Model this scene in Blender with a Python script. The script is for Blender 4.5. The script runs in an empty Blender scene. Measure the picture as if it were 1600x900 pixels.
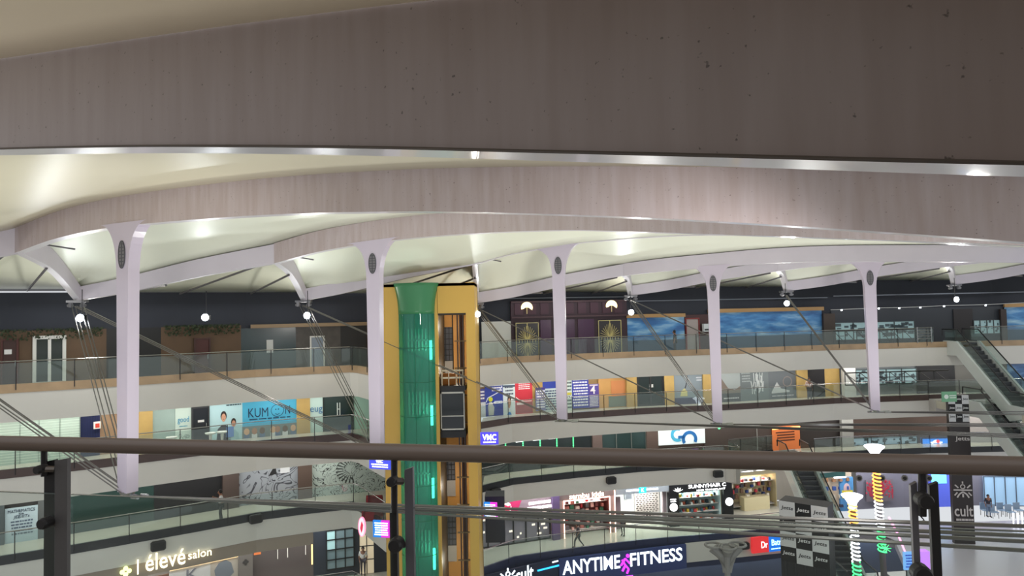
import bpy, math, random
from mathutils import Vector as V, Matrix
random.seed(7)
SC = bpy.context.scene; COL = SC.collection
# ---------------------------------------------------------------- camera
F = 1050.0; PITCH = math.radians(2.25); ROLL = math.radians(1.25); EYE = V((0, 0, 2.8))
_F = V((0, math.cos(PITCH), math.sin(PITCH))); _U0 = V((0, -math.sin(PITCH), math.cos(PITCH))); _R0 = V((1, 0, 0))
_R = _R0*math.cos(ROLL) - _U0*math.sin(ROLL); _U = _R0*math.sin(ROLL) + _U0*math.cos(ROLL)
cd = bpy.data.cameras.new('camera'); cam = bpy.data.objects.new('camera', cd); COL.objects.link(cam)
cd.sensor_width = 36; cd.lens = F/1600*36; cd.clip_start = .05; cd.clip_end = 300
cam.matrix_world = Matrix(((_R.x, _U.x, -_F.x, EYE.x), (_R.y, _U.y, -_F.y, EYE.y), (_R.z, _U.z, -_F.z, EYE.z), (0, 0, 0, 1)))
SC.camera = cam
# ---------------------------------------------------------------- world, exposure, large lights
w = bpy.data.worlds.new('world'); SC.world = w; w.use_nodes = True
w.node_tree.nodes['Background'].inputs[0].default_value = (.93, .96, 1.0, 1)
w.node_tree.nodes['Background'].inputs[1].default_value = .78
SC.view_settings.view_transform = 'Standard'; SC.view_settings.look = 'None'
SC.view_settings.exposure = 0.0; SC.view_settings.gamma = 1; SC.view_settings.use_curve_mapping = False
SC.cycles.transparent_max_bounces = 20; SC.cycles.max_bounces = 6
SC.cycles.sample_clamp_indirect = 4
def lamp(kind, name, loc, power, color=(1, 1, 1), size=.3, target=None, size_y=None, angle=100):
    l = bpy.data.lights.new(name, kind); l.energy = power; l.color = color
    if kind == 'AREA':
        l.shape = 'RECTANGLE'; l.size = size; l.size_y = size_y or size
    else: l.shadow_soft_size = size
    if kind == 'SPOT': l.spot_size = math.radians(angle); l.spot_blend = .8
    o = bpy.data.objects.new(name, l); COL.objects.link(o); o.location = loc
    if target is not None: o.rotation_euler = (V(target)-V(loc)).to_track_quat('-Z', 'Y').to_euler()
    return o
# added fill spots without fittings lighting the hall; the tip floodlights come later
for lc, tg, pw in (((-9, 10, 3.2), (-16, 34, -2), 900), ((4, 9, 2.6), (0, 42, -4), 1200), ((14, 10, 2.6), (24, 44, -4), 1500)):
    lamp('SPOT', 'hall_fill', lc, pw, (1, .98, .95), .5, tg, angle=110)
# ---------------------------------------------------------------- pixel and plan helpers
def ray(px, py): return _F*F + _R*(px-800) + _U*(450-py)
def G(px, py, z):
    d = ray(px, py); return EYE + d*((z-EYE.z)/d.z)
def P(px, py, Y):
    d = ray(px, py); return EYE + d*(Y/d.y)
def hit(px, py, poly):
    d = ray(px, py); best = None
    for i in range(len(poly)-1):
        a, b = V(poly[i][:2]), V(poly[i+1][:2]); e = b-a
        den = d.x*e.y - d.y*e.x
        if abs(den) < 1e-9: continue
        t = (a.x*e.y - a.y*e.x)/den; s = (a.x*d.y - a.y*d.x)/den
        if t > 0 and (-1e-6 <= s <= 1+1e-6 or (i == 0 and s < 0) or (i == len(poly)-2 and s > 1)):
            if best is None or t < best[0]: best = (t, e.normalized())
    return EYE + d*best[0], best[1]
def atx(poly, px, py=600): p, e = hit(px, py, poly); return (p.x, p.y)
def offset(poly, d):
    n = len(poly); out = []
    for i, p in enumerate(poly):
        a = V(poly[max(i-1, 0)]); b = V(poly[min(i+1, n-1)]); t = (b-a).normalized(); out.append((p[0]-t.y*d, p[1]+t.x*d))
    return out
# ---------------------------------------------------------------- materials
MATS = {}
def mat(name, col, rough=.6, metal=0, emit=0, ecol=None, var=0, vscale=3, bump=0, spec=.5, coat=0):
    if name in MATS: return MATS[name]
    m = bpy.data.materials.new(name); m.use_nodes = True; nt = m.node_tree; b = nt.nodes['Principled BSDF']
    c = (*col, 1)
    b.inputs['Base Color'].default_value = c; b.inputs['Roughness'].default_value = rough; b.inputs['Metallic'].default_value = metal
    b.inputs['Specular IOR Level'].default_value = spec; b.inputs['Coat Weight'].default_value = coat
    if emit: b.inputs['Emission Color'].default_value = (*(ecol or col), 1); b.inputs['Emission Strength'].default_value = emit
    if var:
        tc = nt.nodes.new('ShaderNodeTexCoord'); nz = nt.nodes.new('ShaderNodeTexNoise'); nz.inputs['Scale'].default_value = vscale; nz.inputs['Detail'].default_value = 6
        mx = nt.nodes.new('ShaderNodeMix'); mx.data_type = 'RGBA'
        mx.inputs[6].default_value = tuple(x*(1-var) for x in col)+(1,); mx.inputs[7].default_value = tuple(min(1, x*(1+var)) for x in col)+(1,)
        nt.links.new(tc.outputs['Object'], nz.inputs['Vector']); nt.links.new(nz.outputs['Fac'], mx.inputs[0]); nt.links.new(mx.outputs[2], b.inputs['Base Color'])
        if bump:
            bp = nt.nodes.new('ShaderNodeBump'); bp.inputs['Strength'].default_value = bump; nt.links.new(nz.outputs['Fac'], bp.inputs['Height']); nt.links.new(bp.outputs[0], b.inputs['Normal'])
    MATS[name] = m; return m
def s2l(r, g, b): return tuple(((x/255)/12.92 if x/255 < .04045 else ((x/255+.055)/1.055)**2.4) for x in (r, g, b))
def C(r, g, b, **k): return mat('c_%d_%d_%d_%s' % (r, g, b, '_'.join('%s%s' % i for i in sorted(k.items()))), s2l(r, g, b), **k)
def glow(r, g, b, e): return mat('glow_%d_%d_%d_%s' % (r, g, b, e), s2l(r, g, b), emit=e)
def glassmat(name, tint, gloss=.1, rough=.02, body=None, bodyfac=0):
    m = bpy.data.materials.new(name); m.use_nodes = True; nt = m.node_tree; nt.nodes.clear()
    o = nt.nodes.new('ShaderNodeOutputMaterial'); t = nt.nodes.new('ShaderNodeBsdfTransparent'); g = nt.nodes.new('ShaderNodeBsdfGlossy'); mx = nt.nodes.new('ShaderNodeMixShader')
    t.inputs[0].default_value = (*tint, 1); g.inputs['Roughness'].default_value = rough; g.inputs[0].default_value = (.9, .95, .93, 1); mx.inputs[0].default_value = gloss
    nt.links.new(t.outputs[0], mx.inputs[1]); nt.links.new(g.outputs[0], mx.inputs[2]); last = mx
    if body:
        d = nt.nodes.new('ShaderNodeBsdfDiffuse'); d.inputs[0].default_value = (*body, 1); m2 = nt.nodes.new('ShaderNodeMixShader'); m2.inputs[0].default_value = bodyfac
        nt.links.new(mx.outputs[0], m2.inputs[1]); nt.links.new(d.outputs[0], m2.inputs[2]); last = m2
    nt.links.new(last.outputs[0], o.inputs[0]); return m
GL = glassmat('balustrade_glass', (.86, .91, .89), .05, body=(.45, .52, .5), bodyfac=.035)
GLN = glassmat('near_glass', (.95, .98, .97), .045)
GLE = glassmat('green_glass', (.22, .62, .52), .06, body=(.05, .27, .20), bodyfac=.5)
STEEL = C(170, 172, 172, rough=.25, metal=1); DSTEEL = C(60, 60, 62, rough=.35, metal=.6)
FASC = C(208, 206, 200, rough=.5, var=.03, vscale=.6); TANK = C(165, 140, 110, rough=.35, var=.35, vscale=1.2)
BRK = C(72, 56, 52, rough=.3, var=.2); DKK = C(38, 40, 44, rough=.3); NVK = C(38, 46, 80, rough=.35)
TILE = C(190, 186, 172, rough=.18, var=.08, vscale=.4); GOLD = C(182, 152, 92, rough=.5, var=.15, vscale=2)
NAVYW = C(30, 34, 44, rough=.8, var=.25, vscale=.5); BLACK = C(18, 19, 22, rough=.4); DBRN = C(78, 62, 56, rough=.6)
WHITE = C(230, 230, 226, rough=.5)
# ---------------------------------------------------------------- mesh helpers
class MB:
    def __init__(s): s.v = []; s.f = []; s.mi = []
    def add(s, vs, fs, k=0):
        n = len(s.v); s.v += [tuple(v) for v in vs]; s.f += [tuple(i+n for i in f) for f in fs]; s.mi += [k]*len(fs); return s
    def box8(s, p, k=0): return s.add(p, [(0, 3, 2, 1), (4, 5, 6, 7), (0, 1, 5, 4), (1, 2, 6, 5), (2, 3, 7, 6), (3, 0, 4, 7)], k)
    def box(s, x0, x1, y0, y1, z0, z1, k=0):
        return s.box8([(x0, y0, z0), (x1, y0, z0), (x1, y1, z0), (x0, y1, z0), (x0, y0, z1), (x1, y0, z1), (x1, y1, z1), (x0, y1, z1)], k)
    def prism(s, base, top, k=0):
        n = len(base); return s.add(list(base)+list(top), [tuple(range(n-1, -1, -1)), tuple(range(n, 2*n))]+[(i, (i+1) % n, n+(i+1) % n, n+i) for i in range(n)], k)
    def tube(s, path, r, seg=8, k=0, cap=True):
        path = [V(p) for p in path]; rs = r if isinstance(r, (list, tuple)) else [r]*len(path); vs = []
        for i, p in enumerate(path):
            t = (path[min(i+1, len(path)-1)]-path[max(i-1, 0)]).normalized(); up = V((0, 0, 1)) if abs(t.z) < .95 else V((0, 1, 0))
            a = t.cross(up).normalized(); b = t.cross(a)
            for j in range(seg):
                an = 2*math.pi*j/seg; vs.append(p+(a*math.cos(an)+b*math.sin(an))*rs[i])
        fs = [(i*seg+j, i*seg+(j+1) % seg, (i+1)*seg+(j+1) % seg, (i+1)*seg+j) for i in range(len(path)-1) for j in range(seg)]
        if cap: fs += [tuple(range(seg)), tuple(range(len(vs)-1, len(vs)-seg-1, -1))]
        return s.add(vs, fs, k)
    def fb(s, f, u0, u1, v0, v1, d0=0, d1=.03, k=0):
        return s.box8([f.pt(u0, v0, d0), f.pt(u1, v0, d0), f.pt(u1, v0, d1), f.pt(u0, v0, d1), f.pt(u0, v1, d0), f.pt(u1, v1, d0), f.pt(u1, v1, d1), f.pt(u0, v1, d1)], k)
    def poly(s, f, pts, d0=0, d1=.03, k=0): return s.prism([f.pt(u, v, d0) for u, v in pts], [f.pt(u, v, d1) for u, v in pts], k)
    def disc(s, f, u, v, rm, d0=0, d1=.04, k=0, ry=None, n=20):
        return s.poly(f, [(u+rm*math.cos(2*math.pi*i/n)/f.W, v+(ry or rm)*math.sin(2*math.pi*i/n)/f.H) for i in range(n)], d0, d1, k)
    def ring(s, f, u, v, rm, t, d0=0, d1=.05, ry=None, a0=0, a1=360, n=28, k=0):
        ry = ry or rm; full = a1-a0 >= 360; N = n if full else n+1; vs = []
        for i in range(N):
            an = math.radians(a0+(a1-a0)*i/n)
            for rr, d in ((0, d0), (t, d0), (t, d1), (0, d1)):
                vs.append(f.pt(u+(rm-rr)*math.cos(an)/f.W, v+(ry-rr)*math.sin(an)/f.H, d))
        fs = [(i*4+j, i*4+(j+1) % 4, ((i+1) % N)*4+(j+1) % 4, ((i+1) % N)*4+j) for i in range(n) for j in range(4)]
        return s.add(vs, fs, k)
    def stroke(s, f, pts, t, d0=0, d1=.04, k=0):
        for (a, b), (c, d) in zip(pts[:-1], pts[1:]):
            A = V((a*f.W, b*f.H)); B = V((c*f.W, d*f.H)); e = (B-A)
            if e.length < 1e-6: continue
            e.normalize(); nn = V((-e.y, e.x))*t/2
            s.poly(f, [((q.x)/f.W, q.y/f.H) for q in (A-nn, B-nn, B+nn, A+nn)], d0, d1, k)
        return s
    def build(s, name, m, parent=None, smooth=False):
        me = bpy.data.meshes.new(name); me.from_pydata(s.v, [], s.f)
        ms = m if isinstance(m, (list, tuple)) else [m]
        for x in ms: me.materials.append(x)
        if len(ms) > 1: me.polygons.foreach_set('material_index', s.mi)
        if smooth: me.polygons.foreach_set('use_smooth', [True]*len(me.polygons))
        me.validate(); o = bpy.data.objects.new(name, me); COL.objects.link(o)
        if parent: o.parent = parent; o.matrix_parent_inverse = Matrix.Translation(parent.location).inverted() if parent.type == 'EMPTY' else Matrix()
        return o
def tag(o, label, cat, group=None, kind=None):
    o['label'] = label; o['category'] = cat
    if group: o['group'] = group
    if kind: o['kind'] = kind
    return o
def empty(name, loc, label, cat, group=None):
    o = bpy.data.objects.new(name, None); COL.objects.link(o); o.location = loc; o.empty_display_size = .2
    return tag(o, label, cat, group)
def struct(o): o['kind'] = 'structure'; return o
class Fr:
    """a rectangle standing on a vertical surface: u along, v up (fractions), d metres towards the hall"""
    def __init__(s, a, b, z0, z1, off=.05):
        s.a = V((a[0], a[1], 0)); e = V((b[0]-a[0], b[1]-a[1], 0)); s.W = e.length; s.u = e.normalized(); s.n = V((s.u.y, -s.u.x, 0)); s.z0 = z0; s.H = z1-z0; s.off = off
    def pt(s, u, v, d=0): return s.a + s.u*(u*s.W) + s.n*(s.off+d) + V((0, 0, s.z0+v*s.H))
def fr(poly, x0, x1, yt, yb, z0=None, z1=None, off=.05):
    ya = (yt if yt is not None else 600); a, _ = hit(x0, yt if yt is not None else (yb or 600), poly)
    if z1 is None: z1 = a.z
    if z0 is None: z0 = hit(x0, yb, poly)[0].z
    ym = yt if yt is not None else 600
    b, _ = hit(x1, ym, poly)
    return Fr((a.x, a.y), (b.x, b.y), z0, z1, off)
def text(f, s, u, v, h, m, parent, name='lettering', width=None, bold=.0, depth=.03, d=.03, align='CENTER', slant=0):
    c = bpy.data.curves.new('t', 'FONT'); c.body = s; c.size = 1; c.extrude = depth/2; c.offset = bold*.3; c.align_x = align; c.align_y = 'CENTER'; c.shear = slant
    c.resolution_u = 3
    o = bpy.data.objects.new('t', c); COL.objects.link(o); dg = bpy.context.evaluated_depsgraph_get(); dg.update()
    me = bpy.data.meshes.new_from_object(o.evaluated_get(dg)); bpy.data.objects.remove(o)
    xs = [q.co.x for q in me.vertices]; ys = [q.co.y for q in me.vertices]
    sx = width/(max(xs)-min(xs)) if width else h/(max(ys)-min(ys)); sy = h/(max(ys)-min(ys)); cx = (max(xs)+min(xs))/2 if align == 'CENTER' else min(xs); cy = (max(ys)+min(ys))/2
    o0 = f.pt(u, v, d+depth/2)
    for q in me.vertices:
        x, y, z = (q.co.x-cx)*sx, (q.co.y-cy)*sy, q.co.z
        q.co = o0 + f.u*x + V((0, 0, y)) + f.n*z
    me.materials.clear(); me.materials.append(m); me.name = name
    ob = bpy.data.objects.new(name, me); COL.objects.link(ob)
    if parent: ob.parent = parent
    return ob
def lines(f, u0, u1, v0, v1, n, m, parent, name='lettering', words=True, d0=.03, d1=.04, seed=1):
    """rows of short strokes: small print that is too fine to read"""
    b = MB(); r = random.Random(seed); hh = (v1-v0)/n
    for i in range(n):
        u = u0 + (r.random()*.08*(u1-u0)); y = v1-(i+.75)*hh
        while u < u1-.02*(u1-u0):
            wd = (.06+r.random()*.16)*(u1-u0) if words else (u1-u0)
            b.fb(f, u, min(u+wd, u1), y, y+hh*.5, d0, d1); u += wd+.03*(u1-u0)
    return b.build(name, m, parent)
def panel(name, label, cat, f, m, group=None, d=.03):
    o = MB().fb(f, 0, 1, 0, 1, 0, d).build(name, m); return tag(o, label, cat, group)
# ---------------------------------------------------------------- plan of the hall
K = {4: 0.0, 3: -4.0, 2: -8.0, 1: -13.1, 0: -18.3}
FB = {4: -1.8, 3: -5.65, 2: -9.5, 1: -15.3}        # underside of each storey's fascia
EL = [(-42, 17.5), (-36, 23.3), (-30, 28.2), (-24.3, 31.9), (-21.6, 33.4), (-19.9, 34.5), (-17.3, 36.2), (-14.6, 38.1), (-12.0, 39.2), (-9.7, 40.0)]
EL_END = [(-9.7, 40.0), (-9.1, 39.4), (-6.9, 35.7)]
ER = [(-2.2, 43.0), (-.2, 44.8), (4.2, 46.3), (8.8, 47.6), (14.9, 48.6), (18.6, 49.4), (24, 50.8), (31.5, 51.5), (39, 51.5), (47, 50)]
WL = offset(EL, 3.6); WL[-1] = (-10.4, 43.6); WL.append((-4.5, 44.9)); WR = offset(ER, 3.6); WR[0] = (-4.6, 46.6)
WRD = offset(ER, 7.4)
def strip(name, poly, z0, z1, th, m, parent=None, off=0):
    """vertical band following a plan line, th thick away from the hall"""
    b = MB(); p0 = offset(poly, off); p1 = offset(poly, off+th)
    for i in range(len(poly)-1):
        q = [p0[i], p0[i+1], p1[i+1], p1[i]]; b.prism([(x, y, z0) for x, y in q], [(x, y, z1) for x, y in q])
    return b.build(name, m, parent)
def slab(name, poly, back, z0, z1, m):
    b = MB()
    for i in range(len(poly)-1):
        q = [poly[i], poly[i+1], back[i+1], back[i]]; b.prism([(x, y, z0) for x, y in q], [(x, y, z1) for x, y in q])
    return b.build(name, m)
def sub(poly, xa, xb):
    """part of a plan line between two picture columns"""
    a, b = atx(poly, xa), atx(poly, xb); mid = [p for p in poly if a[0]+.05 < p[0] < b[0]-.05]; return [a]+mid+[b]
ELF = EL[:-1]+EL_END
ER2A = sub(ER, 745, 1128); ER2A = [ER[0]]+ER2A[1:] if ER2A[0][0] < ER[0][0] else ER2A
c0 = ER2A[-1]; ER2A += [(c0[0]+.85, c0[1]-.75), (c0[0]+1.0, c0[1]+2.2), atx(offset(ER, 2.3), 1204)]
ER2B = sub(ER, 1268, 1700)
KM = {4: TANK, 3: BRK, 2: DKK, 1: NVK}
POSTS = []
def balustrade(poly, z, label, step=2.35, rail=STEEL, skip0=False):
    root = empty('glass_balustrade', (poly[0][0], poly[0][1], z), label, 'balustrade')
    inv = root.location.copy()
    def bd(mb, n, m):
        o = mb.build(n, m); o.parent = root; o.matrix_parent_inverse = Matrix.Translation(-inv); return o
    t = MB(); t.tube([(x, y, z+1.08) for x, y in poly], .028, 6); bd(t, 'handrail', rail)
    g = MB()
    for a, b in zip(poly[:-1], poly[1:]):
        n = V((-(b[1]-a[1]), b[0]-a[0])).normalized()*.006
        g.prism([(a[0], a[1], z-.02), (b[0], b[1], z-.02), (b[0]+n.x, b[1]+n.y, z-.02), (a[0]+n.x, a[1]+n.y, z-.02)], [(a[0], a[1], z+1.0), (b[0], b[1], z+1.0), (b[0]+n.x, b[1]+n.y, z+1.0), (a[0]+n.x, a[1]+n.y, z+1.0)])
    bd(g, 'glass_panel', GL)
    d = 0
    for a, b in zip(poly[:-1], poly[1:]):
        A, B = V(a), V(b); L = (B-A).length
        while d < L:
            p = A+(B-A)*(d/L); n = V(((B-A).y, -(B-A).x)).normalized(); q = p+n*.05
            m = MB().tube([(q.x, q.y, z-.28), (q.x, q.y, z+1.06)], .022, 5); m.tube([(q.x, q.y, z-.18), (p.x, p.y, z-.18)], .02, 5)
            bd(m, 'post', DSTEEL); d += step
        d -= L
    return root
names = {4: 'top', 3: 'second', 2: 'third', 1: 'fourth'}
for lv in (4, 3, 2, 1):
    z = K[lv]
    for side, runs in (('left', [ELF]), ('right', [ER] if lv in (4, 3) else ([ER2A, ER2B] if lv == 2 else [sub(ER, 600, 1300)]))):
        for r in runs:
            if side == 'left': back = offset(EL[:-1], 3.8)+[(-10.4, 43.8), (-7, 44.5), (-5.2, 44.9)]
            else: back = [(x, y+(4.0 if lv != 1 else 7.2)) for x, y in r]
            if lv == 2 and side == 'right' and r is ER2A: back = [(x, max(y+.3, ER[3][1]+4.6 if x > 8 else y+4.0)) for x, y in r]
            struct(slab('floor', offset(r, .15), back, z-.45, z-.35, TILE))
            struct(slab('ceiling', offset(r, .2), back, FB[lv]+.12, FB[lv]+.2, FASC))
            fm = FASC if not (lv == 1 and side == 'right') else C(34, 44, 78, rough=.5)
            struct(strip('trim_1', r, FB[lv], z-.4, .3, fm))
            struct(strip('trim_2', r, z-.42, z, .16, KM[lv], off=-.03))
            if lv == 1 and side == 'right': rr = sub(ER, 745, 1215)
            else: rr = r
            if lv == 4 and side == 'right': rr = sub(ER, 750, 1462)
            balustrade(rr, z, 'glass balustrade of the %s gallery, %s of the lift tower%s' % (names[lv], side, ', past the corner' if r is ER2B else ''), skip0=True)
balustrade(sub(ER, 1520, 1700), 0, 'glass balustrade with steel rail on the top gallery beyond the escalator head')
# back walls of the galleries
def wall(name, poly, z0, z1, m, th=.25): return struct(strip(name, poly, z0, z1, th, m))
wall('wall_left', WL, -.4, 4.45, C(60, 48, 38, rough=.7, var=.25, vscale=.8)); wall('wall_right', WR, -.4, 5.3, NAVYW)
wall('wall_left', WL, K[3]-.4, FB[4]+.15, C(180, 150, 100, rough=.6)); wall('wall_right', WR, K[3]-.4, FB[4]+.15, C(165, 135, 90, rough=.6))
wall('wall_left', WL, K[2]-.4, FB[3]+.15, C(45, 42, 42)); wall('wall_right', WR, K[2]-.4, FB[3]+.15, DBRN)
wall('wall_left', WL, K[1]-.4, FB[2]+.15, C(150, 140, 130)); wall('wall_right', WRD, K[1]-.4, FB[2]+.15, C(205, 200, 190))
wall('wall_left', WL, -18.4, FB[1]+.15, C(70, 66, 66)); wall('wall_right', offset(ER, 3.0), -18.4, FB[1]+.15, C(48, 56, 76))
gf = MB().box(-60, 70, 3.0, 60, -18.6, -18.3).build('floor', C(175, 172, 165, rough=.2)); struct(gf)
# outer roof ring above the wall tops, and dark upper band with services
struct(slab('ceiling', WL, offset(WL, 8), 4.9, 5.0, C(60, 60, 62))); 
ub = strip('wall_left', WL, 2.25, 4.5, .1, NAVYW, off=-.12); struct(ub)
# gallery lights under each soffit over the walkways; the eave set above the top gallery is added fill
for lv, pw in ((4, 17), (3, 17), (2, 24), (1, 20), (0, 6)):
    for poly in (EL, ER):
        for a, b in zip(poly[:-1], poly[1:]):
            A, B = V(a), V(b); L = (B-A).length; mid = (A+B)/2; n = V((-(B-A).y, (B-A).x)).normalized()*2.3; p = mid+n
            o = lamp('AREA', 'walkway_light_and_fill', (p.x, p.y, 3.9 if lv == 0 else FB[lv]+.08), pw*L, (1, .96, .89) if lv in (4, 3) else (.95, .97, 1), L*.9, size_y=.5)
            o.rotation_euler = (0, 0, math.atan2((B-A).y, (B-A).x))
# ---------------------------------------------------------------- canopy: ribs, masts, fabric
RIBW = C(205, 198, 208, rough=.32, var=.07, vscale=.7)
def ribmat(name, a, b, g0, g1, rough=.33):
    m = bpy.data.materials.new(name); m.use_nodes = True; nt = m.node_tree; p = nt.nodes['Principled BSDF']; p.inputs['Roughness'].default_value = rough
    tc = nt.nodes.new('ShaderNodeTexCoord'); mp = nt.nodes.new('ShaderNodeMapping'); mp.inputs['Scale'].default_value = (3.5, 3.5, .35)
    nz = nt.nodes.new('ShaderNodeTexNoise'); nz.inputs['Scale'].default_value = 1.6; nz.inputs['Detail'].default_value = 8
    cr = nt.nodes.new('ShaderNodeValToRGB'); cr.color_ramp.elements[0].position = g0; cr.color_ramp.elements[1].position = g1
    cr.color_ramp.elements[0].color = (*a, 1); cr.color_ramp.elements[1].color = (*b, 1)
    n2 = nt.nodes.new('ShaderNodeTexNoise'); n2.inputs['Scale'].default_value = 22; r2 = nt.nodes.new('ShaderNodeValToRGB'); r2.color_ramp.elements[0].position = .24; r2.color_ramp.elements[1].position = .30; r2.color_ramp.elements[0].color = (.35, .33, .3, 1)
    mx = nt.nodes.new('ShaderNodeMix'); mx.data_type = 'RGBA'; mx.blend_type = 'MULTIPLY'; mx.inputs[0].default_value = 1
    nt.links.new(tc.outputs['Object'], mp.inputs[0]); nt.links.new(mp.outputs[0], nz.inputs['Vector']); nt.links.new(nz.outputs['Fac'], cr.inputs[0])
    nt.links.new(tc.outputs['Object'], n2.inputs['Vector']); nt.links.new(n2.outputs['Fac'], r2.inputs[0])
    nt.links.new(cr.outputs[0], mx.inputs[6]); nt.links.new(r2.outputs[0], mx.inputs[7]); nt.links.new(mx.outputs[2], p.inputs['Base Color']); return m
RIBD = ribmat('weathered_shaded_rib', s2l(144, 127, 119), s2l(152, 136, 129), .35, .65)  # near rib: weathered tint, with its shade also put into the colour
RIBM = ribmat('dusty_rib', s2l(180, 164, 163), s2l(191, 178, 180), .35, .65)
SOFF = C(222, 218, 222, rough=.3, coat=.3)
def spline(pts, n=8):
    out = []; q = [2*V(pts[0])-V(pts[1])]+[V(p) for p in pts]+[2*V(pts[-1])-V(pts[-2])]
    for i in range(1, len(q)-2):
        for k in range(n):
            t = k/n; a, b, c, d = q[i-1], q[i], q[i+1], q[i+2]
            out.append(.5*((2*b)+(c-a)*t+(2*a-5*b+4*c-d)*t*t+(3*b-a-3*c+d)*t**3))
    return out+[q[-2]]
def beam(name, path, hs, wd, ms, parent=None):
    """box girder: path = soffit centre line, hs = web height (list along path)"""
    vs = []; n = len(path); mi = []; fs = []
    for i, p in enumerate(path):
        t = path[min(i+1, n-1)]-path[max(i-1, 0)]; t.z = 0; t.normalize(); a = V((-t.y, t.x, 0))*wd/2; h = hs[0]+(hs[1]-hs[0])*i/(n-1) if len(hs) == 2 else hs[i]
        for off, z in ((-1, 0), (1, 0), (1, h), (-1, h)): vs.append(p+a*off+V((0, 0, z)))
    for i in range(n-1):
        for j in range(4):
            fs.append((i*4+j, i*4+(j+1) % 4, (i+1)*4+(j+1) % 4, (i+1)*4+j)); mi.append(1 if j == 0 else 0)
    fs += [(0, 1, 2, 3), tuple(reversed(range(4*n-4, 4*n)))]; mi += [0, 0]
    b = MB(); b.v = [tuple(x) for x in vs]; b.f = fs; b.mi = mi
    # flange lip along the lower edge
    return b.build(name, ms, parent)
RIBS = {}
# name: fork, points along the soffit to the hub, web height at fork, at hub, width
def soff(px, py, Y): return P(px, py, Y)
ribdef = {
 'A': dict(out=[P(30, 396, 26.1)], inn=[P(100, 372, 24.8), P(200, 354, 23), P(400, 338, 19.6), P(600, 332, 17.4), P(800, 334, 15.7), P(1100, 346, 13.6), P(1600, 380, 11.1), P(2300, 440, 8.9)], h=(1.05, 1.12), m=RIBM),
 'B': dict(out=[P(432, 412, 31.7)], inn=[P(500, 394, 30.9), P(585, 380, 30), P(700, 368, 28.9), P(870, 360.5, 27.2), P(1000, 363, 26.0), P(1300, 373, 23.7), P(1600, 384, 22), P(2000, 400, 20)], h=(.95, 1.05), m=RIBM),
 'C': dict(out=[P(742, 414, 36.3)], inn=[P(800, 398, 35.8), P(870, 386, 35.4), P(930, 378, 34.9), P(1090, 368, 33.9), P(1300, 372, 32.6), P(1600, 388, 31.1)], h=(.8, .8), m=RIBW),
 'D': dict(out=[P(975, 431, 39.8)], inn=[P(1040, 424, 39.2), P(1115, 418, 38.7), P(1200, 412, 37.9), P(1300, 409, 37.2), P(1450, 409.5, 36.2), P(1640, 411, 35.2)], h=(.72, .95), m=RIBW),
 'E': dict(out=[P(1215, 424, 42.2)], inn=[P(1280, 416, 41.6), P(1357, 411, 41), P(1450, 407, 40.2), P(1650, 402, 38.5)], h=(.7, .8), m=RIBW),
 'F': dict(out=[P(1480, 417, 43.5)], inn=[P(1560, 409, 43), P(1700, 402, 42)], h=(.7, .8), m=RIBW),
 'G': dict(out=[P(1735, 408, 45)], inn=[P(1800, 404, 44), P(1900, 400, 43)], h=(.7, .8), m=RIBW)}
TIP = {0: V((-23.9, 24.2, 4.2)), 1: P(122, 470, 31), 2: P(475, 470, 35.6), 3: P(745, 474, 38.8), 4: P(985, 462, 42.3), 5: P(1228, 455, 43.9), 6: P(1490, 445, 45.4), 7: P(1790, 436, 46), 8: P(2100, 420, 46)}
order = 'ABCDEFG'
desc = {'A': 'over the left mast', 'B': 'over the lift-tower mast', 'C': 'over the maroon-facade mast', 'D': 'over the red-door mast', 'E': 'over the escalator-side mast', 'F': 'at the far right edge', 'G': 'leg just entering at the right edge'}
for k, r in enumerate(order):
    d = ribdef[r]; path = spline(d['out']+d['inn'], 7); root = empty('canopy_rib', tuple(path[0]), 'lilac-white curved box rib under the canopy, '+desc[r], 'roof beam')
    RIBS[r] = dict(path=path, h=d['h'], root=root)
    rib = beam('girder', path, d['h'], .36, [d['m'], SOFF]); rib.parent = root; rib.matrix_parent_inverse = Matrix.Translation(-root.location)
    fk = path[0]; RIBS[r]['legs'] = []
    for ti in (k, k+1):
        tp = TIP[ti]; far = (ti == k); mid = fk.lerp(tp, .5)+V((0, 0, .28 if far else .35)); lp = spline([fk, mid, tp], 8)
        if far:
            lp = spline([fk+(path[0]-path[6])*.0, fk.lerp(tp, .4)+V((0, 0, .05)), fk.lerp(tp, .75)+V((0, 0, -.05)), tp], 6)
        lg = beam('leg', lp, (d['h'][0]*.98, .62), .3, [RIBW, SOFF]); lg.parent = root; lg.matrix_parent_inverse = Matrix.Translation(-root.location)
        RIBS[r]['legs'].append((lp, (d['h'][0]*.98, .62)))
# the near rib that crosses the top of the view
Zp = spline([P(-500, 262, 12.6), P(-200, 243, 9.7), P(0, 238, 8.3), P(200, 234.5, 7.05), P(400, 235, 6.05), P(600, 238, 5.3), P(800, 243.5, 4.72), P(1100, 252, 4.02), P(1400, 261, 3.5), P(1700, 269, 3.15), P(2400, 288, 2.6)], 8)
zb = beam('canopy_rib', Zp, (1.1, 1.12), .34, [RIBD, SOFF]); tag(zb, 'grey-brown weathered box rib with glossy underside crossing close overhead', 'roof beam')  # grey-brown is weathered tint plus shade put into the RIBD colour
lip = MB(); lp = [p+V((-.5, -.87, 0))*.19+V((0, 0, .0)) for p in Zp]
lip2 = lip.tube([p+V((0, 0, -.0)) for p in lp], .012, 5).build('edge_bead', C(90, 80, 72), zb)
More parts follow.
